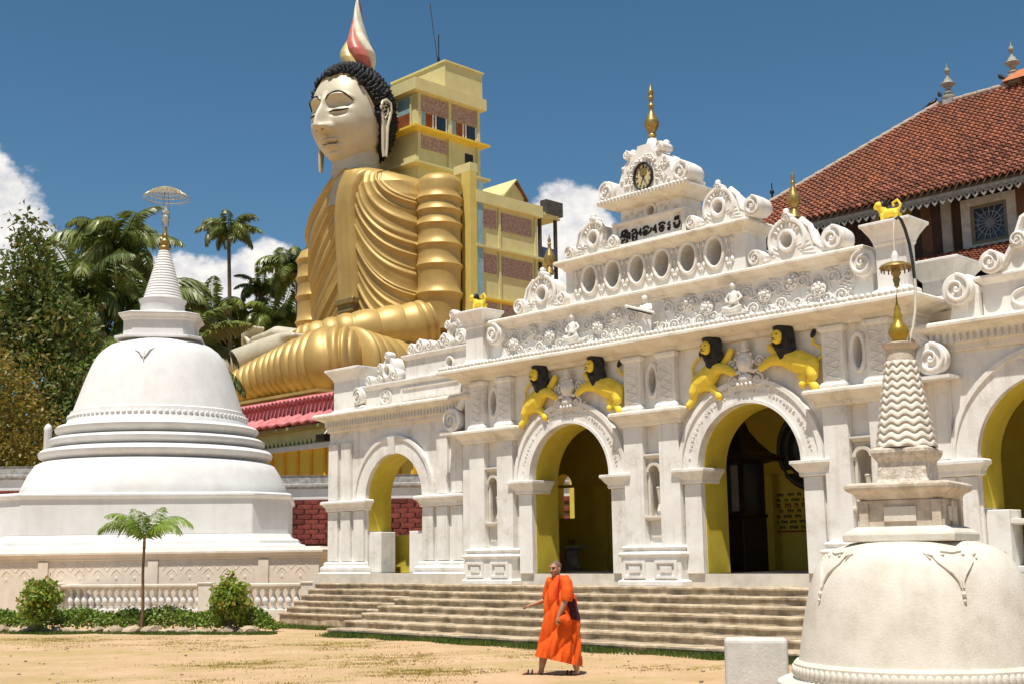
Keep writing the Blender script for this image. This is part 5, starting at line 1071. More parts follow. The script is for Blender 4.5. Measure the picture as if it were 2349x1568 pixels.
at = MB(); at.tube([BW(2.5, 3.6, 42.6), BW(2.25, 3.6, 44.2), BW(1.9, 3.6, 46.0), BW(1.5, 3.6, 48.5)], .035, 5); o = at.build('guy_wire', BLACK); tag(o, 'thin dark wire rising at a slant from the yellow tower roof', 'wire')

# ------------------------------------------------------------------ shrine with the pink tiles
TO = Vector((-8.3, 57.9, 1.72*(1-1.113)))
shr = empty('pink_tiled_shrine', 'yellow shrine building with pink painted roof tiles between the large stupa and the gateway', 'building', loc=TO, rz=GRZ); shr.scale = (1.113,)*3
def HP_(mb, name, m_, **k): return mb.build(name, m_, shr, **k)
HP_(bxp(-16, 6, 1.0, 12, 0, 6.4), 'wall', BYEL2); HP_(bxp(-16.2, 6.2, .82, 12, 6.401, 6.62), 'white_band', WHITE)
CGREEN = mat('pale_green_paint', (.55, .58, .36), (.45, .48, .28), 2, .8); HP_(bxp(-16.1, 6.1, .9, 12, 6.621, 7.25), 'cornice_band', CGREEN)
sc_ = MB(); sc_.prism(arc(0, 0, .13, 180, 360, 8), -.03, 0); s0 = HP_(sc_, 'scallop', CGREEN); s0.location = (-10, .895, 6.86)
for k in range(1, 46): inst(s0, shr, (-10+k*.32, .895, 6.86+.0*k))
sc_ = MB(); sc_.prism([(-.06, 0), (.06, 0), (0, .2)], -.025, 0); s1 = HP_(sc_, 'green_leaf', mat('moss_green_paint', (.12, .16, .05), None, 2, .8)); s1.location = (-9.84, .895, 6.66)
for k in range(1, 46): inst(s1, shr, (-9.84+k*.32, .895, 6.66))
HP_(bxp(-16, 6, .3, 12, 7.251, 7.38), 'eave_board', mat('olive_board', (.30, .27, .12), None, 2, .8)); HP_(bxp(-16, 6, 1.25, 12, 7.38, 8.5), 'upper_wall', PINKT)
for k in range(18): HP_(bxp(-12+k*1.0, -12+k*1.0+.16, .93, .999, 4.5, 6.4), 'wall_pilaster', mat('orange_pilaster', (.78, .40, .02), None, 2, .7) if k == 0 else bpy.data.materials['orange_pilaster'])
tl = MB(); n_ = 9
vs = []; fs = []
for i in range(n_):
    t = i/(n_-1)
    for j in range(5):
        q = j/4; wdt = .40*(1-.25*t)*(1 if t > .15 else .75+t*1.6); vs.append((-wdt+2*wdt*q+.34*t, .05+1.15*t, 7.40+.62*t+.13*sin(pi*q)+.05*(1-t)))
for i in range(n_-1):
    for j in range(4): a = i*5+j; fs.append((a, a+1, a+6, a+5))
tl.add(vs, fs); t0 = HP_(tl, 'leaf_tile', PINKT, smooth=80); sol = t0.modifiers.new('thick', 'SOLIDIFY'); sol.thickness = .08; t0.location = (-9.5, 0, 0)
for k in range(1, 19): inst(t0, shr, (-9.5+k*.74, 0, .0), (0, radians(random.uniform(-2, 2)), 0))
rb = MB(); rb.lathe([(.13, 8.0), (.13, 8.56)], 10, (0, 1.2)); r0 = HP_(rb, 'barrel_rib', PINKT, smooth=60); r0.location = (-9.5, 0, 0)
cpm = MB(); cpm.tube([(0, .85, 8.58), (0, 1.1, 8.66), (0, 1.8, 8.80)], [.12, .15, .15], 8); c0 = HP_(cpm, 'ridge_tile', PINKT, smooth=60); c0.location = (-9.5, 0, 0)
for k in range(1, 46): inst(r0, shr, (-9.5+k*.31, 0, 0)); inst(c0, shr, (-9.5+k*.31, 0, random.uniform(-.01, .02)))
fl = empty('floodlight', 'dark floodlight bracketed under the pink eaves beside the gateway end pier', 'floodlight', loc=TO+E1*-.6+E2*.2+Vector((0, 0, 7.45)), rz=GRZ)
p = MB(); p.mould(-.28, .28, -.5, -.2, [(0, -.2), (.06, .12)]); p.build('housing', BLACK, fl); p = MB(); p.tube([(0, -.3, .1), (0, -.1, .35), (0, .6, .4)], .05, 6); p.build('bracket', STEEL, fl)

# ------------------------------------------------------------------ boundary wall with grey coping and laterite panels
def bwall(label, A, Bp, zt, panel=True):
    o = empty('boundary_wall', label, 'wall', loc=(A[0], A[1], 0), rz=atan2(Bp[1]-A[1], Bp[0]-A[0])); L = hypot(Bp[0]-A[0], Bp[1]-A[1])
    def b(m_, name, *a): return bxp(*a).build(name, m_, o)
    b(WHITE, 'wall', 0, L, 0, .5, 0, zt-.55); p = MB(); p.mould(0, L, 0, .5, [(0, zt-.549), (.14, zt-.47), (.14, zt-.36), (.02, zt-.34), (.02, zt-.02), (.06, zt)], back=1); p.build('coping', GREYC, o, bevel=.01)
    if panel:
        random.seed(31); nb = 0; x = .3
        br = MB(); br.box(0, .58, -.06, -.003, 0, .185); br0 = None
        for r in range(9):
            z = zt-.98-.20*(r+1); x = -.3+(r % 2)*.3
            while x < L-.6:
                if br0 is None: br0 = br.build('laterite_brick', REDST, o, bevel=.012); br0.location = (x, 0, z)
                else: inst(br0, o, (x, random.uniform(-.02, .012), z), None, (random.uniform(.9, 1.0), 1, 1))
                x += .6
        p = bxp(0, L, -.02, -.001, 1, zt-.98); p.build('brick_backing', mat('dark_mortar', (.10, .05, .04), None, 5, .9), o)
bwall('white wall with grey coping and dark red laterite blocks seen past the stupa and through the arch', (-12.4, 51.4), (2.5, 51.6), 5.05)
bwall('weathered white wall with mossy coping left of the large stupa', (-28, 51.2), (-13.5, 51.3), 5.57, True)
pp = MB(); pp.lathe([(.16, 0), (.15, 6.7), (.17, 6.75), (.12, 6.9), (.02, 6.98)], 10); o = pp.build('white_post', WHITE, smooth=40); o.location = (-17.95, 48.3, 0); tag(o, 'slender white concrete post rising above the wall left of the stupa', 'post')

# ------------------------------------------------------------------ temple hall with clay tiles on the right
hal = empty('temple_hall', 'old temple hall with clay tiled hipped roof and striped plank wall behind the gateway', 'building', loc=G0, rz=GRZ)
def KP(mb, name, m_, **k): return mb.build(name, m_, hal, **k)
EY, EZ, RY, RZZ, RU = 8.0, 10.55, 13.0, 14.6, .58
slope = atan2(RZZ-EZ, RY-EY)
U1 = 12.0
def roofpt(u, t, off=0): return (u, EY+(RY-EY)*t-off*sin(slope), EZ+(RZZ-EZ)*t+off*cos(slope))
CUL = RU-(RY-EY)
p = MB(); p.add([(CUL, EY, EZ-.03), (U1, EY, EZ-.03), (U1, RY, RZZ-.03), (RU, RY, RZZ-.03), (CUL, EY, EZ-.09), (U1, EY, EZ-.09), (U1, RY, RZZ-.09), (RU, RY, RZZ-.09)], [(0, 1, 2, 3), (7, 6, 5, 4), (0, 4, 5, 1), (1, 5, 6, 2), (2, 6, 7, 3), (3, 7, 4, 0)]); KP(p, 'roof_deck', mat('brown_batten', (.09, .05, .03), None, 3, .9))
p = MB(); p.add([(CUL, EY, EZ), (RU, RY, RZZ), (CUL, 2*RY-EY, EZ), (CUL, EY, EZ-.08), (RU, RY, RZZ-.08), (CUL, 2*RY-EY, EZ-.08)], [(0, 1, 2), (5, 4, 3), (0, 3, 4, 1), (1, 4, 5, 2), (2, 5, 3, 0)]); KP(p, 'roof_end', TILE)
p = MB(); p.add([(RU, RY, RZZ), (U1, RY, RZZ), (U1, 2*RY-EY, EZ), (CUL, 2*RY-EY, EZ)], [(0, 1, 2, 3)]); KP(p, 'roof_back', TILE)
SL = hypot(RY-EY, RZZ-EZ); TW, TL = .185, .180
tm = MB(); vs = []; fs = []
for i in range(2):
    for j in range(7):
        a = pi*j/6; rr = .084-.014*i; vs.append((-rr*cos(a)*1.0, (TL*1.25)*i, .080*sin(a)+.045*(1-i)))
for j in range(6): fs.append((j, j+1, j+8, j+7))
k0 = len(vs); vs += [(x*.80, y, z-.018) for x, y, z in vs]; 
for j in range(6): fs.append((j+1, j, j+k0, j+1+k0))
tmat = Matrix.Rotation(slope, 4, 'X')
cells = []
for r in range(int(SL/TL)):
    t = r*TL/SL; ul = CUL+(RU-CUL)*t
    for c in range(int((U1-CUL)/TW)+1):
        u = CUL+c*TW+.04
        if u > ul-.02: cells.append((u, t))
random.seed(41)
def dist(c): 
    q = GW(c[0], EY+(RY-EY)*c[1], EZ+(RZZ-EZ)*c[1]); return (q-cam.location).length
def inview(c):
    q = GW(c[0], EY+(RY-EY)*c[1], EZ+(RZZ-EZ)*c[1])-cam.location; w_ = q.dot(fw); return abs(q.dot(rt)/w_*FPX) < 1180
vis = [c for c in cells if inview(c)]; vis.sort(key=dist); near = set(vis[:296])
t0 = None; J = MB()
for c in cells:
    x, y, z = roofpt(c[0]+random.uniform(-.008, .008), c[1], .0)
    rz_ = random.uniform(-.05, .05); ro_ = (slope+random.uniform(-.03, .03), 0, rz_)
    if c in near:
        if t0 is None: t0 = MB().add(vs, fs).build('roof_tile', TILE, hal, smooth=50); t0.location = (x, y, z); t0.rotation_euler = ro_
        else: inst(t0, hal, (x, y, z), ro_)
    else:
        Mx = Matrix.Translation((x, y, z)) @ Matrix.Rotation(rz_, 4, 'Z') @ tmat; J.add([tuple(Mx @ Vector(v)) for v in vs], fs)
J_ = J.build('roof_tiles', mat('clay_roof_tiles', (.37, .125, .06), (.12, .048, .035), 5.5, .85, dirt=.6, dirtc=(.07, .05, .04), dscale=.9, streak=.2, streakc=(.10, .07, .05)), hal, smooth=50); J_['kind'] = 'stuff'
# ridge and hip caps
cpm = MB(); cpm.tube([(0, 0, 0), (.40, 0, 0)], [.10, .085], 8); c0 = None
CAPM = mat('mortared_ridge', (.50, .42, .34), (.34, .26, .2), 5, .9, dirt=.4)
def caps(A, Bv):
    global c0
    A, Bv = Vector(A), Vector(Bv); d = Bv-A; n_ = int(d.length/.38); q = d.to_track_quat('X', 'Z').to_euler()
    for k in range(n_):
        pos = A+d*(k/n_)
        if c0 is None: c0 = KP(cpm, 'ridge_cap', CAPM, smooth=60); c0.location = pos; c0.rotation_euler = q
        else: inst(c0, hal, pos, q)
caps((CUL, EY, EZ+.06), (RU, RY, RZZ+.06)); caps((RU, RY, RZZ+.06), (2.7, RY, RZZ+.06))
p = MB(); p.add([(2.75, RY-.5, RZZ+.02), (U1, RY-.5, RZZ+.02), (U1, RY, RZZ+.42), (2.95, RY, RZZ+.42), (2.75, RY+.5, RZZ+.02), (U1, RY+.5, RZZ+.02)], [(0, 1, 2, 3), (3, 2, 5, 4), (0, 3, 4)]); KP(p, 'raised_ridge', mat('orange_clay', (.50, .19, .08), (.4, .14, .06), 8, .85))
for u, zb_, nm in ((.96, RZZ, 0), (2.9, RZZ+.08, 1)):
    p = MB(); p.box(u-.16, u+.16, RY-.16, RY+.16, zb_-.05, zb_+.12); p.build('finial_base', GREYC, hal)
    p = MB(); p.lathe([(.17, zb_+.12), (.19, zb_+.18), (.17, zb_+.24), (.10, zb_+.26), (.14, zb_+.32), (.10, zb_+.38), (.06, zb_+.42), (.11, zb_+.50), (.20, zb_+.58), (.21, zb_+.60), (.12, zb_+.68), (.09, zb_+.76), (.04, zb_+.80), (.035, zb_+.92), (.075, zb_+.97), (.08, zb_+1.02), (.05, zb_+1.08), (.012, zb_+1.12), (.008, zb_+1.25)], 16, (u, RY)); p.build('finial', mat('weathered_finial', (.34, .33, .28), (.20, .19, .16), 6, .7) if nm == 0 else bpy.data.materials['weathered_finial'], hal, smooth=50)
p = MB(); p.lathe([(.03, 0), (.03, .15), (.07, .2), (.06, .27), (.02, .3), (.015, .5)], 12); o = p.build('finial', BLACK, hal, smooth=50); o.location = (-3.05, 9.6, 11.9)
def bird(u, y, z, label, rz=0):
    o = empty('crow', label, 'bird', 'crows on the tiled roof', loc=GW(u, y, z), rz=GRZ+rz)
    B_ = MB(); B_.tube([(-.16, 0, .05), (-.05, 0, .12), (.07, 0, .17), (.11, 0, .23)], [.02, .06, .065, .045], 8); B_.ball((.12, 0, .25), .045, 8); B_.tube([(.15, 0, .25), (.21, 0, .235)], [.018, .005], 6); B_.tube([(-.1, 0, .09), (-.28, 0, .0)], [.035, .02], 6, sq=(.4, 1))
    for s_ in (-1, 1): B_.tube([(.02, s_*.03, .1), (.02, s_*.03, 0)], .008, 5)
    B_.fused('body', BLACK, o, .012, 2)
bird(.42, RY, RZZ+.02, 'black crow perched on the hip of the clay tiled roof, left of the first finial', .5)
bird(.74, RY-.1, RZZ+.16, 'black crow tucked beside the base of the first roof finial', 2.2)
bird(2.62, RY-.1, RZZ+.16, 'black crow at the foot of the roof finial nearest the right edge', 2.6)
# lace board, wall planks, window
p = MB(); p.box(CUL, U1, EY+.02, EY+.05, EZ-.16, EZ-.07); KP(p, 'fascia', mat('grey_painted_wood', (.32, .30, .27), (.2, .19, .17), 5, .8))
vm = MB(); lo = [(-.105, .02), (-.105, -.05), (-.07, -.12), (0, -.20), (.07, -.12), (.105, -.05), (.105, .02)]; vm.prism(lo, 0, .02, [ell(0, -.08, .028, .04, 8), ell(-.065, -.02, .018, .02, 6), ell(.065, -.02, .018, .02, 6)])
v0 = KP(vm, 'lace_board', bpy.data.materials['grey_painted_wood']); v0.location = (CUL+.1, EY+.052, EZ-.17)
for k in range(1, int((U1-CUL)/.213)): inst(v0, hal, (CUL+.1+k*.213, EY+.052, EZ-.17))
WY = 8.95
KP(bxp(CUL+.8, U1, WY+.02, WY+.3, 4, EZ+.5), 'wall_backing', mat('brown_backing', (.06, .035, .02), None, 3, .9))
PLK = [mat('ochre_plank', (.30, .22, .035), (.20, .15, .03), 3, .8, streak=.6, streakc=(.12, .08, .03)), mat('brown_plank', (.15, .07, .035), (.09, .045, .025), 3, .8, streak=.4), mat('grey_plank', (.36, .33, .28), (.25, .22, .18), 3, .8, streak=.4), mat('dark_plank', (.06, .035, .022), (.04, .025, .018), 3, .85)]
random.seed(12); x = CUL+.9; seq = [3, 1, 3, 2, 3, 1, 2, 1, 0, 0, 1, 2, 0, 0, 2, 3, 1, 0]
k = 0
while x < U1-.4:
    wd = random.uniform(.22, .36); i = 3 if x < .3 else seq[k % len(seq)]
    if not (3.0 < x+wd and x < 4.35): KP(bxp(x, x+wd-.012, WY-.03-.02*(i == 2), WY+.015, 8.95, EZ+.35), 'plank', PLK[i])
    x += wd; k += 1
wi = MB(); o_ = [(2.98, 9.0), (4.40, 9.0), (4.40, 10.42), (2.98, 10.42)]; i_ = [(3.22, 9.22), (4.16, 9.22), (4.16, 10.22), (3.22, 10.22)]; wi.prism(o_, WY-.08, WY+.01, [i_]); win = wi.build('window', mat('white_weathered_wood', (.50, .48, .43), (.36, .34, .3), 6, .8, streak=.4), hal, bevel=.006)
p = MB(); p.prism([(3.22, 9.22), (4.16, 9.22), (4.16, 10.22), (3.22, 10.22)], WY-.05, WY-.02, [[(3.31, 9.31), (4.07, 9.31), (4.07, 10.13), (3.31, 10.13)]]); p.build('inner_frame', mat('green_frame', (.16, .15, .10), None, 4, .7), win)
bxp(3.22, 4.16, WY-.0, WY+.018, 9.22, 10.22).build('pane', GLASS, win)
g = MB()
for q in range(8): a = pi*q/8; g.tube([(3.69-.5*cos(a), WY-.03, 9.72-.5*sin(a)), (3.69+.5*cos(a), WY-.03, 9.72+.5*sin(a))], .014, 4)
g.ering(3.69, 9.72, .10, .10, WY-.03, .014, 16, 4); g.ering(3.69, 9.72, .30, .30, WY-.03, .012, 24, 4); g.build('grille', mat('pale_blue_grey', (.26, .28, .30), None, 4, .6), win)
# lower roof
p = MB(); y1, z1, y2, z2 = 8.92, 9.08, 6.9, 8.25; p.add([(CUL, y2, z2-.03), (U1, y2, z2-.03), (U1, y1, z1-.03), (CUL, y1, z1-.03), (CUL, y2, z2-.08), (U1, y2, z2-.08), (U1, y1, z1-.08), (CUL, y1, z1-.08)], [(0, 1, 2, 3), (7, 6, 5, 4), (0, 4, 5, 1), (3, 7, 4, 0), (1, 5, 6, 2)]); KP(p, 'lower_roof_deck', bpy.data.materials['brown_batten'])
sl2 = atan2(z1-z2, y1-y2); L2 = hypot(z1-z2, y1-y2); J = MB()
for r in range(int(L2/TL)):
    for c in range(int((U1+1)/TW)):
        t = r*TL/L2; Mx = Matrix.Translation((-1+c*TW, y2+(y1-y2)*t, z2+(z1-z2)*t)) @ Matrix.Rotation(random.uniform(-.05, .05), 4, 'Z') @ Matrix.Rotation(sl2+random.uniform(-.03, .03), 4, 'X'); J.add([tuple(Mx @ Vector(v)) for v in vs], fs)
J_ = J.build('lower_roof_tiles', bpy.data.materials['clay_roof_tiles'], hal, smooth=50); J_['kind'] = 'stuff'
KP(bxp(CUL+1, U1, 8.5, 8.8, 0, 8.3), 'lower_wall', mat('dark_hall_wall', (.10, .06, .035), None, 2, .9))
# yellow courtyard wall seen through the little porch window
o = bxp(-10.5, -6, 0, .3, 0, 6).build('courtyard_wall', YEL); o.location = G0+E2*8.6; o.rotation_euler = (0, 0, GRZ); tag(o, 'yellow courtyard wall glimpsed through the small window inside the left arch', 'wall')
# ------------------------------------------------------------------ vegetation
def leafmesh(name, C, size, mats, parent, aspect=2.0, mi=None, droop=.3, kind=None):
    """one small folded quad per centre, random attitude"""
    n = len(C); rng = np.random.default_rng(int(abs(C[0][0]*100))+n)
    d = rng.normal(size=(n, 3)); d[:, 2] -= droop; d /= np.linalg.norm(d, axis=1, keepdims=True)
    r = rng.normal(size=(n, 3)); r[:, 2] *= .45; w = np.cross(d, r); w /= np.linalg.norm(w, axis=1, keepdims=True)
    s = size*rng.uniform(.6, 1.35, (n, 1)); L = d*s; Wd = w*s/aspect; up_ = np.cross(L, Wd); up_ /= np.linalg.norm(up_, axis=1, keepdims=True)
    V = np.stack([C, C+L*.5+Wd*.5+up_*s*.08, C+L, C+L*.5-Wd*.5+up_*s*.08], 1).reshape(-1, 3)
    F = np.arange(4*n).reshape(n, 4); o = npmesh(name, V, F, mats[0], parent, kind=kind)
    for m_ in mats[1:]: o.data.materials.append(m_)
    if mi is not None: o.data.polygons.foreach_set('material_index', np.asarray(mi, dtype=np.int32))
    return o
def tree(name, label, base, H, blobs, n, leaf, mats, trunk_r=.3, seed=1, group='trees beyond the wall', shell=.55, clump=.35, aspect=2.0):
    """blobs: (dx, dy, z, rx, ry, rz, weight)"""
    rng = np.random.default_rng(seed); o = empty(name, label, 'tree', group, loc=base)
    w = np.array([b[6] for b in blobs], float); w /= w.sum(); k = n//9
    bi = rng.choice(len(blobs), k, p=w); B_ = np.array([b[:6] for b in blobs])[bi]
    d = rng.normal(size=(k, 3)); d /= np.linalg.norm(d, axis=1, keepdims=True); r = rng.uniform(shell**3, 1, (k, 1))**(1/3)*rng.uniform(.82, 1.12, (k, 1))
    # break up the outline with lobes
    lob = 1+.20*np.sin(d[:, :1]*5+bi[:, None]*1.7)*np.sin(d[:, 2:]*6+bi[:, None])+.12*np.sin(d[:, 1:2]*9)
    C0 = B_[:, :3]+d*r*lob*B_[:, 3:6]
    C = np.repeat(C0, 9, 0)+rng.normal(size=(k*9, 3))*clump
    mi = np.repeat(rng.choice(len(mats), k, p=np.array([.65, .25, .10][:len(mats)])/sum([.65, .25, .10][:len(mats)])), 9)
    leafmesh('crown', C, leaf, mats, o, aspect, mi)
    t = MB(); zt = max(b[2] for b in blobs); pts = [(0, 0, -.3), (.1, 0, H*.25), (-.1, .1, H*.5), (.0, 0, zt*.9)]; t.tube(pts, [trunk_r, trunk_r*.8, trunk_r*.55, trunk_r*.15], 10)
    for b in blobs:
        z0 = max(.2, min(b[2]*.75, H*.55)); t.tube([(0, 0, z0), (b[0]*.5, b[1]*.5, (z0+b[2])/2+.3), (b[0], b[1], b[2])], [trunk_r*.5, trunk_r*.3, trunk_r*.1], 7)
        for q in range(3): e = rng.normal(size=3)*.6; t.tube([(b[0], b[1], b[2]), (b[0]+e[0]*b[3], b[1]+e[1]*b[4], b[2]+abs(e[2])*b[5]*.8)], [trunk_r*.14, .02], 5)
    t.build('trunk', BARK, o, smooth=80); return o
tree('broadleaf_tree', 'tall dark glossy-leaved tree at the left edge, its tip rising into the clouds', (-26.0, 63, 0), 14, [(1.2, 0, 16.6, 1.2, 1.2, 2.6, 1), (-.4, 0, 13.6, 2.9, 2.4, 2.4, 2.2), (2.8, 0, 13.2, 2.3, 2, 2.3, 1.8), (-2.6, 0, 12, 2.4, 2, 2.6, 1.2), (1.5, -.5, 10.2, 3.6, 2.6, 2.4, 2.4), (-1, -.5, 7.5, 4, 3, 2.4, 2), (4.2, 0, 9, 2.2, 2, 2, 1.0)], 17000, .34, [LEAFA, LEAFB, LEAFH], .38, 3)
tree('broadleaf_tree', 'yellowish olive tree low at the left edge in front of the darker tree', (-22.6, 54, 0), 8, [(0, 0, 9.0, 2.0, 1.8, 2.0, 1.4), (.9, 0, 6.8, 2.2, 1.8, 1.8, 1.6), (-1.5, 0, 7.4, 2.2, 1.8, 2.2, 1.4), (.2, -.4, 4.8, 2.4, 2, 2.0, 2)], 12000, .20, [LEAFC, LEAFB, LEAFA], .2, 5, clump=.28)
tree('broadleaf_tree', 'dense dark shrubby tree between the left palms and the large stupa', (-21.5, 62, 0), 8, [(0, 0, 9.6, 2.2, 2, 2.2, 1.3), (2.0, 0, 7.8, 2.2, 2, 2.0, 1.3), (-1.0, 0, 6.8, 2.5, 2, 2.2, 1.4), (1.2, -.5, 5.0, 3.4, 2.4, 2.2, 2), (4, 0, 5.6, 2.2, 2, 2, 1)], 15000, .26, [LEAFA, LEAFB, LEAFH], .25, 7)
tree('broadleaf_tree', 'dark bushy tree far behind the stupa spire, below the lone tall palm', (-28.6, 131, 0), 20, [(0, 0, 24.5, 4.0, 3, 2.6, 2), (-4.5, 0, 22.5, 3.5, 3, 3, 1.5), (5.0, 0, 23.5, 3.6, 3, 2.8, 1.6), (0, -1, 20, 7, 4, 3, 2)], 12000, .55, [LEAFA, LEAFB], .4, 11)
def frondmesh(name, L, m_, n=34, droop=1.0, seed=1, wl=.24, e0=.6, hang=.6, wleaf=.055):
    rng = random.Random(seed); pts = []; x = z = 0; a = e0
    for i in range(n+1):
        pts.append(Vector((x, 0, z))); x += L/n*cos(a); z += L/n*sin(a); a -= droop*2.0/n*(.4+1.2*i/n)
    vs = []; fs = []
    p = MB(); p.tube([tuple(q) for q in pts[::3]], [.012*L*(1-.8*i/(len(pts[::3])-1)) for i in range(len(pts[::3]))], 5)
    for i in range(3, n+1):
        t = i/n; ln = L*wl*sin(pi*min(1, .12+.86*t))**.6*rng.uniform(.85, 1.1); T_ = (pts[i]-pts[i-1]).normalized(); U_ = Vector((-T_.z, 0, T_.x))
        for s_ in (-1, 1):
            for h_ in (0, .5):
                b0 = pts[i-1].lerp(pts[i], h_); dr = (Vector((0, s_, 0))*.75+T_*.55-Vector((0, 0, 1))*(hang*rng.uniform(.5, 1.4))+U_*.12).normalized()
                mid = b0+dr*ln*.5; tip = b0+dr*ln*.9-Vector((0, 0, 1))*ln*.28*hang; wv = T_*L*wleaf*.5
                k = len(vs); vs += [b0, mid+wv*.6, tip, mid-wv*.6]; fs.append((k, k+1, k+2, k+3))
    p.add(vs, fs); me = p.mesh(name); me.materials.append(m_); return me
FR = [frondmesh('frond', 1.0, FROND, 34, d, 10+i, .27, .9, h, .060) for i, (d, h) in enumerate(((1.05, .8), (1.3, 1.0), (.8, .6), (1.5, 1.15)))]
def palm(label, base, top, L, nf=20, seed=1, r=.16, wind=.25, group='coconut palms beyond the wall', low=-.75):
    rng = random.Random(seed); o = empty('coconut_palm', label, 'palm tree', group, loc=base); T_ = Vector(top)-Vector(base)
    t = MB(); t.tube([(T_.x*q**1.6, T_.y*q**1.6, T_.z*q-.2*(q == 0)) for q in np.linspace(0, 1, 12)], [r*(1.35-.55*q) for q in np.linspace(0, 1, 12)], 8); t.ball(T_, (r*1.6, r*1.6, r*2.5), 8)
    for q in range(6): a = q*1.05; t.ball((T_.x+cos(a)*r*2.2, T_.y+sin(a)*r*2.2, T_.z-r*2.0), r*1.05, 6)
    t.build('trunk', BARK, o, smooth=80)
    for k in range(nf):
        f = bpy.data.objects.new('frond', FR[rng.randrange(4)]); COL.objects.link(f); f.parent = o; f.location = T_
        q = k/nf; el_ = .45-q*(.45-low)+rng.uniform(-.12, .12); a = k*2.4+rng.uniform(-.3, .3); ll = L*rng.uniform(.85, 1.1)*(1-.12*q)
        f.rotation_euler = (rng.uniform(-.5, .5), -el_, a+wind*cos(a)); f.scale = (ll, ll, ll)
palm('lone tall coconut palm with slim trunk standing between the stupa spire and the statue', (-28.0, 125, 0), (-28.9, 125, 34.6), 4.15, 24, 3, .22)
palm('coconut palm half hidden behind the left side of the golden statue', (-20.6, 122, 0), (-21.3, 122, 30.0), 5.6, 24, 5, .24)
palm('tallest palm of the cluster left of the stupa spire', (-26.0, 82, 0), (-26.4, 82, 22.0), 5.63, 24, 7, .2)
palm('middle palm of the left cluster with drooping yellowish fronds', (-26.6, 76, 0), (-26.3, 76, 17.6), 5.89, 26, 9, .22, low=-1.0)
palm('palm of the left cluster nearest the stupa dome', (-22.6, 77, 0), (-22.6, 77, 16.8), 5.50, 24, 11, .22, low=-1.0)
palm('lowest leftmost palm of the cluster behind the dense dark shrubs', (-28.2, 78, 0), (-28.6, 78, 15.0), 5.38, 22, 13, .22, low=-1.0)
palm('small palm crown below and right of the lone tall palm', (-25.8, 128, 0), (-26.0, 128, 29.3), 3.7, 20, 15, .2)
palm('low bushy palm behind the spire drum of the stupa', (-30.4, 126, 0), (-30.6, 126, 26.0), 5.89, 24, 17, .24)
palm('low palm beside the statue knee behind its hands', (-24.6, 127, 0), (-24.2, 127, 25.6), 5.89, 24, 19, .24)

palm('short palm filling the gap between the left palms and the stupa dome', (-20.3, 75, 0), (-20.2, 75, 13.4), 5.2, 26, 23, .2, low=-1.0)
palm('short palm close behind the left shoulder of the stupa dome', (-24.6, 72, 0), (-24.4, 72, 12.6), 5.4, 26, 25, .2, low=-1.0)
# young palm in front of the balustrade
YP = Vector((-9.04, 31.0, 0)); o = empty('young_palm', 'young feathery palm with a thin brown stem in front of the balustrade', 'palm tree', loc=YP)
t = MB(); t.tube([(0, 0, -.05), (.02, 0, .6), (-.01, 0, 1.4), (.0, 0, 2.05), (.0, 0, 2.3)], [.055, .04, .035, .032, .03], 8); t.tube([(0, 0, 2.0), (0, 0, 2.35)], [.04, .03], 8); t.build('stem', mat('brown_stem', (.20, .12, .06), (.12, .07, .04), 10, .85), o, smooth=80)
fm = [frondmesh('frond', 1.0, FROND2, 26, d, 30+i, .34, .95, .65, .050) for i, d in enumerate((.95, 1.25, .7))]
for a, e, L, v in ((pi, .15, 1.15, 1), (pi+.5, .35, 1.0, 0), (.1, .25, 1.18, 1), (-.35, .1, 1.05, 1), (1.2, .5, .9, 2), (2.3, .6, .8, 2), (-1.3, .55, .7, 2)):
    f = bpy.data.objects.new('frond', fm[v]); COL.objects.link(f); f.parent = o; f.location = (0, 0, 2.2); f.rotation_euler = (random.uniform(-.3, .3), -e+.05, a); f.scale = (L*1.3,)*3
# hedge, shrubs, stones
A_, B_ = np.array([-14.6, 33.0]), np.array([-5.6, 30.45]); dv = (B_-A_)/np.linalg.norm(B_-A_); nv = np.array([-dv[1], dv[0]])
rng = np.random.default_rng(4); n = 12000; s = rng.uniform(0, np.linalg.norm(B_-A_), n); top = .44+.05*np.sin(s*2.3)+.04*np.sin(s*5.1)
ed = np.clip(np.minimum(s, np.linalg.norm(B_-A_)-s)/.6, .2, 1); w = rng.normal(0, .16, n); z = .10+top*ed*rng.uniform(0, 1, n)**.6*np.clip(1-(w/.5)**2, 0, 1)
C = np.stack([A_[0]+dv[0]*s+nv[0]*w, A_[1]+dv[1]*s+nv[1]*w, z], -1)
hd = leafmesh('hedge', C, .085, [LEAFH, LEAFA, LEAFS], None, 1.7, rng.choice(3, n, p=[.5, .15, .35])); hd['kind'] = 'stuff'; tag(hd, 'low green hedge running along the foot of the balustrade', 'hedge')
def shrub(x, y, label, seed):
    rng = np.random.default_rng(seed); o = empty('shrub', label, 'shrub', 'shrubs at the balustrade', loc=(x, y, 0)); n = 2600
    d = rng.normal(size=(n, 3)); d /= np.linalg.norm(d, axis=1, keepdims=True); lob = 1+.22*np.sin(d[:, :1]*6+seed)*np.sin(d[:, 2:]*5)
    leafmesh('foliage', np.array([0, 0, .78])+d*lob*rng.uniform(.4, 1.05, (n, 1))*np.array([.46, .42, .52]), .12, [LEAFS, LEAFH, LEAFC], o, 1.6, rng.choice(3, n, p=[.6, .25, .15]))
    t = MB()
    for q in range(7): a = q*.9; t.tube([(0, 0, 0), (.06*cos(a), .06*sin(a), .3), (.25*cos(a), .25*sin(a), .75)], [.03, .022, .008], 6)
    t.build('stems', BARK, o, smooth=80)
shrub(-11.65, 31.35, 'rounded bright green shrub beside the left balustrade post', 2); shrub(-6.75, 30.3, 'taller rounded green shrub in front of the balustrade near the steps', 5)
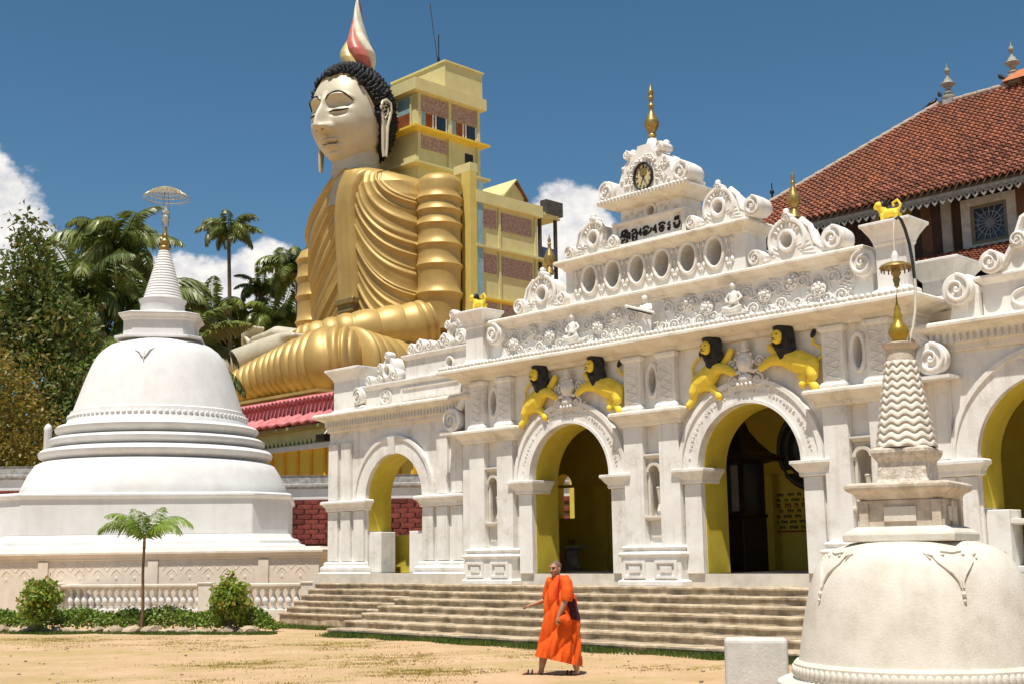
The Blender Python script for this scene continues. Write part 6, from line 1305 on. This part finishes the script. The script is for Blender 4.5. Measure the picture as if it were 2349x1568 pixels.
def stone(x, y, r, h, label, seed):
    random.seed(seed); b = bmesh.new(); bmesh.ops.create_icosphere(b, subdivisions=2, radius=1)
    for v in b.verts:
        k = 1+.28*sin(v.co.x*3+seed)*cos(v.co.y*4+seed*2)+random.uniform(-.10, .10); v.co = Vector((v.co.x*r*k, v.co.y*r*.7*k, max(v.co.z, -.5)*h*k+h*.35))
    me = bpy.data.meshes.new('edging_stone'); b.to_mesh(me); b.free(); me.materials.append(ROCK); o = bpy.data.objects.new('edging_stone', me); COL.objects.link(o); o.location = (x, y, 0); o.rotation_euler = (0, 0, random.uniform(0, 3))
    me.set_sharp_from_angle(angle=radians(30)); tag(o, label, 'stone', 'stones edging the hedge bed')
random.seed(8); q = .2; i = 0
while q < 8.9:
    r = random.uniform(.16, .34); p_ = A_+dv*(q+r)-nv*random.uniform(.52, .62); stone(p_[0], p_[1], r*1.1, random.uniform(.07, .15), 'rough grey brown stone edging the hedge bed below the balustrade', i); q += 2*r*random.uniform(.85, 1.1); i += 1
# grass
def blades(name, P, h, m_, label):
    n = len(P); rng = np.random.default_rng(n); a = rng.uniform(0, 2*pi, n); hh = h*rng.uniform(.4, 1.25, n); w = .007+.006*rng.uniform(0, 1, n); ln = rng.normal(0, .35, (n, 2))*hh[:, None]
    c, s = np.cos(a)*w, np.sin(a)*w
    V = np.stack([np.stack([P[:, 0]-c, P[:, 1]-s, 0*a], -1), np.stack([P[:, 0]+c, P[:, 1]+s, 0*a], -1), np.stack([P[:, 0]+ln[:, 0], P[:, 1]+ln[:, 1], hh], -1)], 1).reshape(-1, 3)
    o = npmesh(name, V, np.arange(3*n).reshape(n, 3), m_, kind='stuff'); tag(o, label, 'grass', kind='stuff')
GR = mat('green_grass_blade', (.06, .115, .014), (.12, .15, .025), 1.5, .6, trans=.3); GRD = mat('dry_grass_blade', (.36, .30, .07), (.46, .35, .12), 1.2, .7, trans=.3)
def strip(u0, u1, y0, y1, n, seed, pw=2.0):
    rng = np.random.default_rng(seed); u = rng.uniform(u0, u1, n); y = y1-(y1-y0)*rng.uniform(0, 1, n)**pw; k = (np.sin(u*1.9)+np.sin(u*4.3+1)+2.6)/4.6; keep = rng.uniform(0, 1, n) < k; u, y = u[keep], y[keep]
    return np.stack([G0.x+E1.x*u+E2.x*y, G0.y+E1.y*u+E2.y*y], -1)
blades('grass', np.vstack([strip(-6.6, 7.5, -4.05, -3.60, 26000, 1), strip(-12.8, -6.7, -2.6, -2.12, 7000, 2)]), .095, GR, 'green grass growing along the foot of the steps')
rng = np.random.default_rng(6); s = rng.uniform(-.3, 9.6, 16000); w = -.60-.55*rng.uniform(0, 1, 16000)**1.6
blades('grass', np.stack([A_[0]+dv[0]*s+nv[0]*w, A_[1]+dv[1]*s+nv[1]*w], -1), .07, GR, 'short green grass in front of the edging stones')
P = []
for cx, cy, rx, ry, n in ((-3.6, 21.2, 2.0, .8, 5200), (-1.6, 19.4, 1.6, .7, 4200), (-5.2, 18.6, 1.1, .45, 1800), (-7.6, 26.8, 2.6, 1.3, 3000), (-1.2, 22.4, 2.2, .8, 3600), (2.6, 19.6, 1.0, .5, 1600), (-4.0, 25.5, 2.4, 1.2, 4200), (-10.5, 28.6, 3.0, .9, 4500), (-2.2, 18.0, 1.2, .3, 1500)):
    d = rng.normal(size=(n, 2))*.5; k = np.sin(d[:, 0]*9+cx)*np.sin(d[:, 1]*8+cy) > -.25; d = d[k]; P.append(np.stack([cx+d[:, 0]*rx, cy+d[:, 1]*ry], -1))
blades('grass', np.vstack(P), .026, GRD, 'thin dry grass patches scattered over the sandy ground')
# scattered pebbles
pv = MB(); rng2 = random.Random(3)
for i in range(420): x, y = rng2.uniform(-12, 4), rng2.uniform(15.2, 28); r = rng2.uniform(.008, .03); pv.ball((x, y, r*.2), (r*1.3, r, r*.6), 5)
o = pv.build('pebbles', ROCK); tag(o, 'small pebbles and crumbs scattered over the sandy ground', 'pebbles', kind='stuff')

# ------------------------------------------------------------------ the monk
mk = empty('person', 'person in bright orange monastic robes and dark sandals walking left below the steps', 'person', loc=(.66, 18.64, .0))
XS, ZS = .00128, .001195
def mx(x, y=0, z=0): return ((x-560)*XS, y, (1476-z)*ZS)
# head facing the camera's left, built facing -y and turned
b = MB(); HA = Matrix.Rotation(radians(-38), 4, 'Z'); hc = Vector(mx(500, -.02, 205))
def hb(c, r, n=12): b.ball(tuple(hc+(HA @ Vector(c))), r, n, HA.to_3x3())
hb((0, .015, .025), (.073, .092, .085), 18); hb((0, -.012, -.03), (.060, .074, .085), 16); hb((0, -.035, -.085), (.038, .040, .030)); hb((0, -.08, .028), (.05, .022, .018)); hb((0, -.092, -.012), (.013, .020, .032), 10); hb((0, -.102, -.030), (.018, .016, .013), 10)
for s_ in (-1, 1): hb((s_*.074, .008, -.015), (.012, .022, .035), 10); hb((s_*.036, -.064, -.028), (.026, .020, .022), 10); hb((s_*.013, -.094, -.036), (.009, .010, .008), 8)
hb((0, -.082, -.062), (.026, .014, .007), 10); hb((0, -.080, -.074), (.022, .014, .008), 10)
b.tube([tuple(hc+Vector((0, .0, -.06))), mx(525, .0, 320), mx(545, .02, 400)], [.05, .058, .09], 12)
b.tube([mx(545, .02, 370), mx(555, .02, 520), mx(570, .02, 760)], [.13, .16, .15], 14)
# far arm reaching forward, hand with spread fingers
b.tube([mx(470, .14, 380), mx(430, .20, 500), mx(385, .20, 585), mx(310, .17, 612), mx(225, .12, 640)], [.055, .048, .040, .034, .024], 10)
b.tube([mx(228, .12, 638), mx(205, .11, 646), mx(180, .11, 652)], [.024, .032, .026], 10, sq=(.6, 1.1))
for k_, (dx, dz, dy, ln) in enumerate(((-.07, -.020, -.022, 1), (-.080, -.030, -.006, 1.1), (-.076, -.042, .010, 1.0), (-.062, -.050, .024, .85))):
    s0 = Vector(mx(186, .108, 652))+Vector((0, dy, .004)); b.tube([tuple(s0), tuple(s0+Vector((dx*.45, dy*.3, dz*.25))*ln), tuple(s0+Vector((dx*.78, dy*.3, dz*.8))*ln), tuple(s0+Vector((dx*.85, dy*.3, dz*1.3))*ln)], [.0115, .0105, .0095, .008], 8)
s0 = Vector(mx(212, .085, 640)); b.tube([tuple(s0), tuple(s0+Vector((-.025, -.03, -.012))), tuple(s0+Vector((-.05, -.035, -.028)))], [.014, .012, .009], 8)
# near arm hanging, hand closed on a fold of cloth
b.tube([mx(625, -.17, 345), mx(628, -.22, 470), mx(598, -.23, 590)], [.065, .058, .045], 12); b.tube([mx(598, -.23, 590), mx(560, -.245, 680), mx(522, -.25, 765)], [.044, .038, .026], 10)
b.tube([mx(522, -.25, 765), mx(508, -.255, 800), mx(500, -.255, 828)], [.026, .035, .030], 10, sq=(1.1, .6))
for k_ in range(4):
    s0 = Vector(mx(497+k_*9, -.262+.014*k_, 830)); b.tube([tuple(s0), tuple(s0+Vector((.004, -.014, -.028))), tuple(s0+Vector((.022, -.010, -.038))), tuple(s0+Vector((.034, .004, -.022)))], [.0115, .0105, .0095, .008], 8)
s0 = Vector(mx(520, -.272, 800)); b.tube([tuple(s0), tuple(s0+Vector((.012, -.014, -.025))), tuple(s0+Vector((.026, -.008, -.045)))], [.014, .012, .009], 8)
# legs and feet
b.tube([mx(430, .07, 900), mx(370, .07, 1180), mx(345, .06, 1290), mx(325, .05, 1400), mx(318, .05, 1440)], [.10, .068, .058, .038, .042], 12); b.tube([mx(325, .05, 1440), mx(255, .05, 1442), mx(175, .045, 1440), mx(130, .045, 1436)], [.040, .040, .036, .022], 10, sq=(.75, 1.1))
b.tube([mx(600, -.05, 900), mx(680, -.05, 1180), mx(712, -.05, 1330), mx(722, -.05, 1415), mx(728, -.05, 1445)], [.10, .068, .055, .038, .042], 12); b.tube([mx(730, -.05, 1446), mx(670, -.05, 1446), mx(600, -.05, 1450), mx(560, -.05, 1454)], [.040, .040, .034, .022], 10, sq=(.75, 1.1))
for (x0, y0, z0) in ((140, .045, 1440), (570, -.05, 1455)):
    for q in range(5): s0 = Vector(mx(x0, y0-.034+.017*q, z0)); b.tube([tuple(s0), tuple(s0+Vector((-.028+.003*q, 0, -.004)))], [.011, .009], 8)
b.fused('body', HSKIN, mk, .0068, 3)
# face markings
fm_ = MB()
for s_ in (-1, 1): fm_.ball(tuple(hc+(HA @ Vector((s_*.029, -.083, .004)))), (.012, .008, .006), 8, HA.to_3x3()); fm_.ball(tuple(hc+(HA @ Vector((s_*.030, -.089, .022)))), (.019, .008, .004), 8, HA.to_3x3())
fm_.ball(tuple(hc+(HA @ Vector((0, -.092, -.067)))), (.022, .008, .003), 8, HA.to_3x3()); fm_.build('eyes_and_brows', BLACK, mk)
sh_ = MB(); sh_.ball(tuple(hc+(HA @ Vector((0, .022, .030)))), (.0755, .094, .0855), 24, HA.to_3x3()); o = sh_.build('shaded_crown', mat('shaded_scalp', (.17, .105, .07), (.13, .08, .055), 30, .7), mk, smooth=80)  # shadow on top of the bald head painted as a darker cap
bmx = bmesh.new(); bmx.from_mesh(o.data)
inv = HA.inverted()
kill = [v for v in bmx.verts if (lambda q: q.z < -.015+max(0, -q.y)*.95+.0)(inv @ (v.co-hc))]
bmesh.ops.delete(bmx, geom=kill, context='VERTS'); bmx.to_mesh(o.data); bmx.free()
# robe
ry_ = [285, 320, 400, 480, 570, 700, 830, 1000, 1120, 1235, 1380]; rl = [470, 446, 414, 396, 376, 362, 348, 318, 284, 256, 250]; rr_ = [598, 664, 684, 700, 722, 752, 768, 776, 778, 776, 768]; rd = [.10, .15, .19, .205, .215, .215, .215, .215, .22, .225, .225]
def robept(th, s, off=0):
    c_, sn = np.cos(th), np.sin(th); zb_ = 1372+(1237-1372)*(.5-.5*c_)**.8; yz = zb_+(285-zb_)*s
    L_ = np.interp(yz, ry_, rl); R_ = np.interp(yz, ry_, rr_); D_ = np.interp(yz, ry_, rd); cx = (L_+R_)/2; rx = (R_-L_)/2*XS
    fz = (1476-yz)*ZS
    f = .020*np.sin(th*8+fz*8+1.5*np.sin(fz*5))*np.clip(1.25-s, .1, 1)+.034*np.abs(np.sin(th*3-fz*7.5+2*np.sin(th)))**.7+.014*np.sin(th*19-fz*5)*np.clip(.9-s, 0, 1)-.03
    x = (cx-560)*XS+(rx+f+off)*c_; y = (D_+f+off)*sn; return np.stack([x, y, fz], -1)
th, s = np.meshgrid(np.linspace(0, 2*pi, 240, endpoint=False), np.linspace(0, 1, 200)); gridmesh('robe', robept(th, s), ROBE, mk, wrap=True)
a = MB(); a.tube([mx(600, -.13, 318), mx(622, -.19, 375), mx(628, -.225, 470), mx(624, -.235, 545), mx(618, -.235, 585)], [.075, .092, .098, .094, .085], 20, sq=(1, .9)); a.fused('sleeve', ROBE, mk, .010, 3)
a = MB(); a.tube([mx(470, .10, 340), mx(440, .16, 440), mx(400, .19, 560)], [.09, .09, .075], 16); a.fused('far_sleeve', ROBE, mk, .010, 3)
th, s = np.meshgrid(np.linspace(radians(-62), radians(-8), 30), np.linspace(.50, .74, 30)); gridmesh('dark_panel', robept(th, s, .012), MAROON, mk)  # dark maroon sheet lying just above the robe surface
a = MB(); a.tube([mx(545, -.12, 295), mx(530, -.18, 360), mx(515, -.205, 440), mx(510, -.215, 540), mx(530, -.225, 590)], [.014, .018, .018, .018, .012], 8); a.build('robe_edge', mat('red_orange_edge', (.55, .03, .01), None, 6, .8), mk, smooth=80)
a = MB(); a.tube([mx(520, -.26, 805), mx(575, -.262, 790), mx(610, -.255, 830), mx(640, -.245, 875)], [.03, .06, .055, .015], 14); a.tube([mx(600, -.25, 700), mx(640, -.25, 790), mx(668, -.24, 880)], [.018, .022, .008], 8); a.fused('held_cloth', ROBE, mk, .009, 2)
for (x0, x1, y0, zb_) in ((105, 335, .048, 1468), (545, 762, -.05, 1472)):
    sd_ = MB(); lo = []
    for q in range(20): t = 2*pi*q/20; lo.append(((x0+x1)/2+(x1-x0)/2*cos(t), y0+.048*sin(t)))
    vs_ = [mx(x, y, zb_+6) for x, y in lo]+[mx(x, y, zb_-14) for x, y in lo]; k_ = 20
    sd_.add(vs_, [tuple(range(k_))[::-1], tuple(range(k_, 2*k_))]+[(i, (i+1) % k_, (i+1) % k_+k_, i+k_) for i in range(k_)])
    for xx in (x0+60, x0+105): sd_.tube([mx(xx, y0-.05, zb_-6), mx(xx+8, y0-.042, zb_-40), mx(xx+12, y0, zb_-58), mx(xx+8, y0+.042, zb_-40), mx(xx, y0+.05, zb_-6)], .013, 6)
    sd_.build('sandal', SANDAL, mk, smooth=40)
